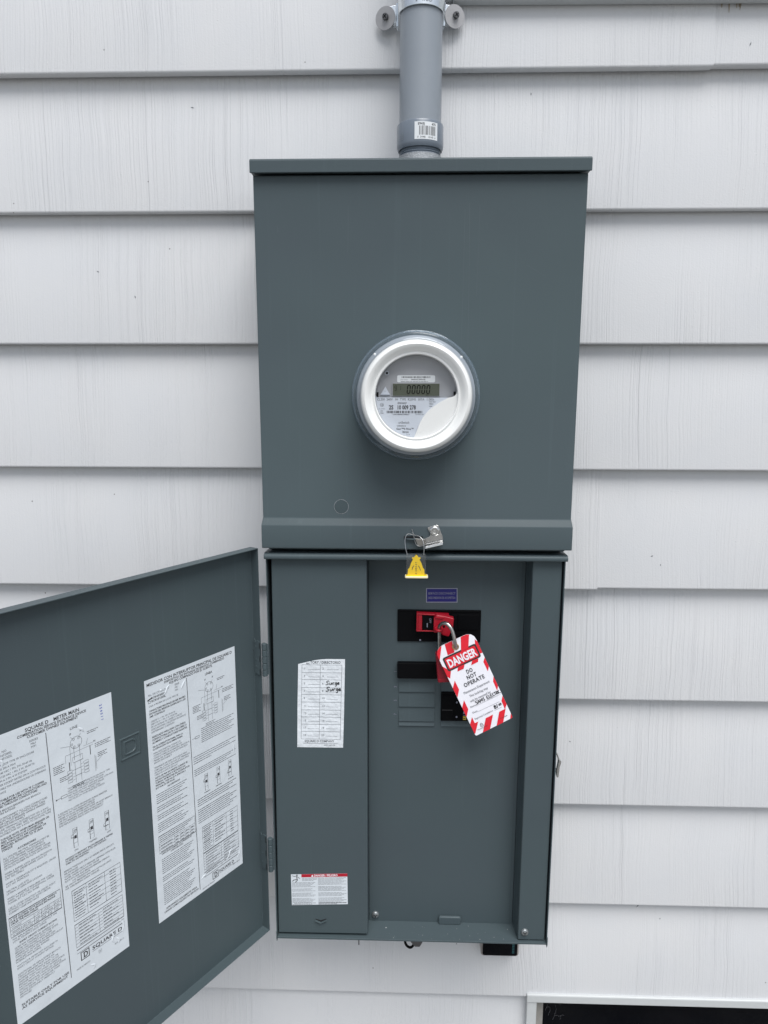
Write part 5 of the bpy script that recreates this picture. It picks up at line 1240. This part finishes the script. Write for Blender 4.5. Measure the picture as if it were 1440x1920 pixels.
stripes = [[(-3, 132), (7.5, 148), (13.0, 144), (1.6, 126), (-3, 120)], [(20.5, 146), (30.8, 146), (19.0, 126.0), (8.6, 127.0)][0:0] or [(18, 148), (29.5, 146), (25.0, 126), (14.2, 126)],
           [(44.0, 145), (56.0, 141.5), (46.2, 123), (34.5, 123)], [(60, 131), (63, 124), (63, 108), (58.6, 108), (56.4, 121.5)],
           [(16.8, 98.4), (20.4, 104), (31.2, 104), (27.0, 98.4)], [(39.2, 98.4), (43.6, 104), (53.0, 103), (50.4, 98.4)],
           [(-1, 116), (6.0, 106), (8.8, 103.6), (2.6, 93.4), (-1, 99)],
           [(-1, 83), (7.4, 87.6), (7.6, 72.6), (1.6, 65.5), (-1, 63)][0:0] or [(0.0, 79), (7.4, 88.0), (7.6, 73.2), (0.2, 63.5)],
           [(0.0, 47.0), (7.3, 56.0), (7.3, 41.0), (0.0, 31.5)], [(0.0, 19.5), (7.2, 28.0), (7.2, 18.0), (12.8, 18.0), (1.4, 3.8), (-0.5, 4)],
           [(62.4, 100.8), (62.4, 85.9), (57.6, 79.2), (57.4, 95.0)], [(62.4, 70.0), (62.4, 53.6), (57.9, 46.8), (58.2, 62.3)],
           [(62.4, 37.3), (62.4, 22.6), (56.6, 16.6), (57.2, 30.3)],
           [(25.2, 17.6), (37.2, 17.6), (23.4, -1), (11.2, -1)], [(47.4, 17.2), (58.0, 17.2), (45.4, -1), (34.4, -1)], [(63, 9), (57.0, -1), (63, -1)]]
for i, p in enumerate(stripes):
    q = clip(p)
    if len(q) > 2: b.flat(TT, q, 0.78 + 0.004 * i, 1)
b.flat(TT, rounded(4.6, 103.4, 58.2, 125.2, 3.0), 0.90, 2)
b.flat(TT, rounded(7.0, 105.8, 55.8, 122.8, 2.0), 0.97, 1)
b.text(TT, 'DANGER', 31.3, 108.2, 11.6, 0, 2, width=45.0, align='c', h=1.05)
b.text(TT, 'DO', 33.4, 89.2, 5.8, 3, 1, width=10.0, align='c', h=0.85, sp=0.6); b.text(TT, 'NOT', 33.0, 81.0, 5.8, 3, 1, width=15.5, align='c', h=0.85, sp=0.6); b.text(TT, 'OPERATE', 33.2, 72.6, 5.8, 3, 1, width=33.5, align='c', h=0.85, sp=0.6)
b.text(TT, 'Maintenance Department', 32.4, 63.4, 3.6, 4, 0, width=42.5, align='c', h=0.85); b.text(TT, 'This lock/tag may', 32.2, 55.8, 3.6, 4, 0, width=30, align='c', h=0.85); b.text(TT, 'only be removed by:', 31.8, 48.6, 3.6, 4, 0, width=34, align='c', h=0.85)
b.text(TT, 'Name', 11.0, 41.0, 2.6, 4, 0, h=0.85); b.line(TT, [(20, 40.6), (60, 40.2)], 0.3, 0.84, 4)
b.text(TT, 'Dept.', 10.6, 32.0, 2.6, 4, 0, h=0.85); b.line(TT, [(18.2, 31.6), (54, 30.9)], 0.3, 0.84, 4)
b.text(TT, 'Expected Completion', 9.8, 22.2, 2.7, 4, 0, width=30, h=0.85); b.line(TT, [(42, 22.2), (54, 22.0)], 0.3, 0.84, 4)
# marker handwriting
def hand(strokes, u, v, s, wd, h):
    for i, p in enumerate(strokes):
        b.line(TT, [(q.x, q.y) for q in catmull([Vector((u + a * s, v + c * s, 0)) for a, c in p], 3)], wd, h + 0.01 * i, 5)
sams = [[(3.0, 5.4), (1.0, 5.2), (0.4, 3.8), (2.4, 2.6), (2.4, 0.8), (0, 0.2)], [(3.6, 0.2), (5.2, 5.2), (6.8, 0.2)], [(4.2, 2), (6.4, 2.2)], [(7.6, 0.2), (8.2, 5.2), (9.8, 2.2), (11.2, 5.2), (11.6, 0.2)], [(15.2, 5.2), (13.4, 5.0), (13.0, 3.8), (14.8, 2.4), (14.6, 0.8), (12.8, 0.4)],
        [(21.6, 5.2), (19.4, 5.0), (19.2, 0.4), (21.8, 0.4)], [(19.4, 2.8), (21.2, 2.9)], [(23.0, 5.2), (22.8, 0.4), (24.8, 0.4)], [(28.0, 5.2), (25.8, 5.0), (25.8, 0.4), (28.2, 0.4)], [(25.8, 2.8), (27.6, 2.9)], [(31.4, 4.8), (29.6, 4.8), (29.2, 1.6), (30.2, 0.4), (31.6, 0.8)],
        [(31.8, 5.0), (34.4, 5.2)], [(33.2, 5.2), (33.0, 0.4)], [(35.0, 0.4), (35.2, 5.0), (36.8, 4.6), (36.6, 3.0), (35.4, 2.6), (37.2, 0.4)], [(38.0, 5.0), (37.8, 0.4)], [(40.6, 4.8), (39.2, 4.6), (38.8, 1.4), (40.8, 0.6), (41.8, 0.6)]]
hand(sams, 21.2, 42.0, 0.97, 0.85, 0.95)
hand([[(2.6, 4.4), (1.0, 5.0), (0.6, 3.8), (2.2, 2.8), (3.0, 1.4), (1.8, 0.2), (0.4, 1.0), (1.2, 2.6), (2.8, 3.8), (2.6, 4.6)], [(5.6, 5.4), (4.4, -0.4)], [(8.2, 4.4), (8.0, 1.2)], [(10.0, 4.2), (9.4, 2.6), (10.0, 1.4), (11.2, 1.8), (11.4, 3.6), (10.2, 4.2), (9.6, 3.0)]], 43.2, 24.0, 1.02, 1.05, 0.95)
b.line(TT, rounded(13.2, 9.0, 17.4, 12.4, 0.5, 2), 0.5, 0.85, 3, closed=True); b.line(TT, arc(15.3, 12.6, 1.5, 0, PI, 8), 0.45, 0.86, 3); b.line(TT, [(14.4, 10.2), (16.4, 11.2)], 0.6, 0.87, 3)
b.text(TT, 'TRADESAFE', 6.2, 5.8, 1.9, 3, 0, width=17, h=0.9, sp=0.3); b.text(TT, 'TradeSafe', 44.0, 6.2, 2.1, 3, 0, width=12, h=0.9)
b.build('card', ['tagwhite', 'tagred', 'tagblack', 'ink', 'ink2', 'marker'], tg, smooth=False)
pc = TT(hc[0], hc[1], 0.4)
b = MB(); b.lathe([(0.0030, -0.0006), (0.0040, -0.0012), (0.0052, -0.0006), (0.0052, 0.0006), (0.0044, 0.0012), (0.0034, 0.0009), (0.0030, 0.0)], pc, 'y', 28, close=True); b.build('eyelet', 'brass', tg)

# ---- meter seal
sl = thing('meter_seal', (0.018, -0.172, -0.2765), 'clear plastic utility seal with yellow insert wired to the cover slot', 'seal')
YS = -0.1745
b = MB(); b.box(0.0034, 0.0318, YS - 0.0006, YS, -0.2725, -0.2415); b.box(0.0034, 0.0318, YS + 0.0048, YS + 0.0054, -0.2725, -0.2415); b.box(0.0034, 0.0040, YS + 0.0002, YS + 0.0046, -0.2725, -0.2415); b.box(0.0312, 0.0318, YS + 0.0002, YS + 0.0046, -0.2725, -0.2415); b.box(0.0042, 0.0310, YS + 0.0002, YS + 0.0046, -0.2421, -0.2415)
b.build('clear_body', 'clear', sl)
b = MB()
half = [(0.0, -0.2430), (0.0018, -0.2445), (0.0034, -0.2472), (0.0056, -0.2468), (0.0066, -0.2480), (0.0048, -0.2500), (0.0078, -0.2560), (0.0098, -0.2625), (0.0120, -0.2650), (0.0124, -0.2740)]
xc = 0.0176
b.xz([(xc + a, c) for a, c in half] + [(xc - a, c) for a, c in reversed(half[1:])], YS + 0.0012, YS + 0.0034)
ins = b.build('yellow_insert', 'yellow', sl, bevel=0.0004)
TY = frame((xc, YS + 0.0012, -0.2735), (1, 0, 0), (0, 0, 1))
b = MB()
for i, c in enumerate('0188307'[:7]): b.text(TY, c, 1.1, 1.6 + i * 2.75, 2.4, 0, 1, rot=PI / 2, h=0.12)
b.line(TY, [(-5.9, 8.4), (-5.0, 12.0), (-3.0, 14.6)], 0.9, 0.12, 0); b.line(TY, [(6.3, 7.4), (5.2, 11.4), (3.0, 14.6)], 0.9, 0.12, 0)
b.build('number_print', 'ink', ins)
b = MB(); b.prism(rounded(0.0014, YS - 0.0042, 0.0350, YS + 0.0090, 0.002, 3), lambda a, c, d: (a, c, d), -0.2768, -0.2738); b.build('foot', 'clear2' if 'clear2' in M else 'sticker', sl, bevel=0.0008)
b = MB(); b.box(0.0030, 0.0330, YS - 0.0030, YS + 0.0070, -0.27375, -0.2732); b.build('foot_glow', 'yellow', sl)  # yellow sheet added to colour in the glow of the foot
b = MB()
b.tube(catmull([(0.0046, YS + 0.0024, -0.2435), (0.0020, -0.170, -0.2330), (0.0012, -0.164, -0.2215), (0.0048, -0.161, -0.2150), (0.0135, -0.1605, -0.2160), (0.0225, -0.164, -0.2178), (0.0268, -0.167, -0.2225), (0.0288, -0.170, -0.2320), (0.0285, YS + 0.0024, -0.2435)], 6), 0.00048, 6)
b.tube(catmull([(0.0112, -0.1605, -0.2075), (0.0124, -0.1600, -0.2115), (0.0136, -0.1590, -0.2160), (0.0146, -0.1590, -0.2215), (0.0168, -0.1600, -0.2285), (0.0192, -0.1610, -0.2318), (0.0240, -0.1620, -0.2325), (0.0330, -0.1640, -0.2292)], 6), 0.00055, 6)
b.tube([(0.0116, -0.1612, -0.2118), (0.0136, -0.1606, -0.2146), (0.0128, -0.160, -0.2166), (0.0143, -0.1606, -0.2150)], 0.0007, 6)
b.build('seal_wire', 'wire', sl)

# ================================================================== THINGS UNDER THE CABINET
dv = thing('wall_device', (0.183, 0.0, -1.0525), 'small black glass fronted device with taupe rim on siding under the cabinet', 'device')
b = MB(); b.prism(rounded(0.1485, -1.0525, 0.2192, -0.945, 0.006, 5), lambda a, c, d: (a, d, c), -0.0150, 0.006); b.build('case', 'taupe', dv, bevel=0.0020, seg=3)
b = MB(); b.prism(rounded(0.1518, -1.0498, 0.2160, -0.948, 0.004, 5), lambda a, c, d: (a, d, c), -0.0166, -0.0151); fc = b.build('glass_front', 'dglass', dv, bevel=0.0005)
b = MB()
for i in range(10): b.box(0.2062, 0.2105, -0.0168, -0.01665, -1.0440 + i * 0.0034, -1.0440 + i * 0.0034 + 0.0022)
b.build('glimmer_bars', 'teal', fc)  # row of teal bars painting the glimmer seen on the glass
cl = thing('cable_fitting', (0.02, -0.035, -1.02), 'black cable loop and fitting poking out beneath the cabinet bottom', 'cable fitting')
b = MB(); b.tube(catmull([(0.0060, -0.034, -0.930), (0.0055, -0.034, -0.990), (0.0070, -0.034, -1.0110), (0.0115, -0.034, -1.0190), (0.0172, -0.034, -1.0210), (0.0218, -0.034, -1.0160), (0.0240, -0.034, -1.0060), (0.0240, -0.034, -0.960)], 6), 0.0023, 10); b.build('loop', 'black', cl)
b = MB(); b.xz([(0.0165, -0.960), (0.0385, -0.960), (0.0385, -1.0060), (0.0335, -1.0150), (0.0245, -1.0150), (0.0165, -1.0050)], -0.040, -0.022); b.build('body', 'screw', cl, bevel=0.0015)
b = MB(); b.lathe([(0.013, -0.96), (0.013, -0.9095)], (0.0225, -0.031, 0), 'z', 24); b.build('stem', 'black', cl)
wr = MB(); wr.tube([(-0.0795, -0.022, -0.9092), (-0.0795, -0.022, -1.0285)], 0.0011, 8)
tag(wr.build('drain_wire', 'screw'), 'short dark wire end hanging below the cabinet bottom edge', 'wire')
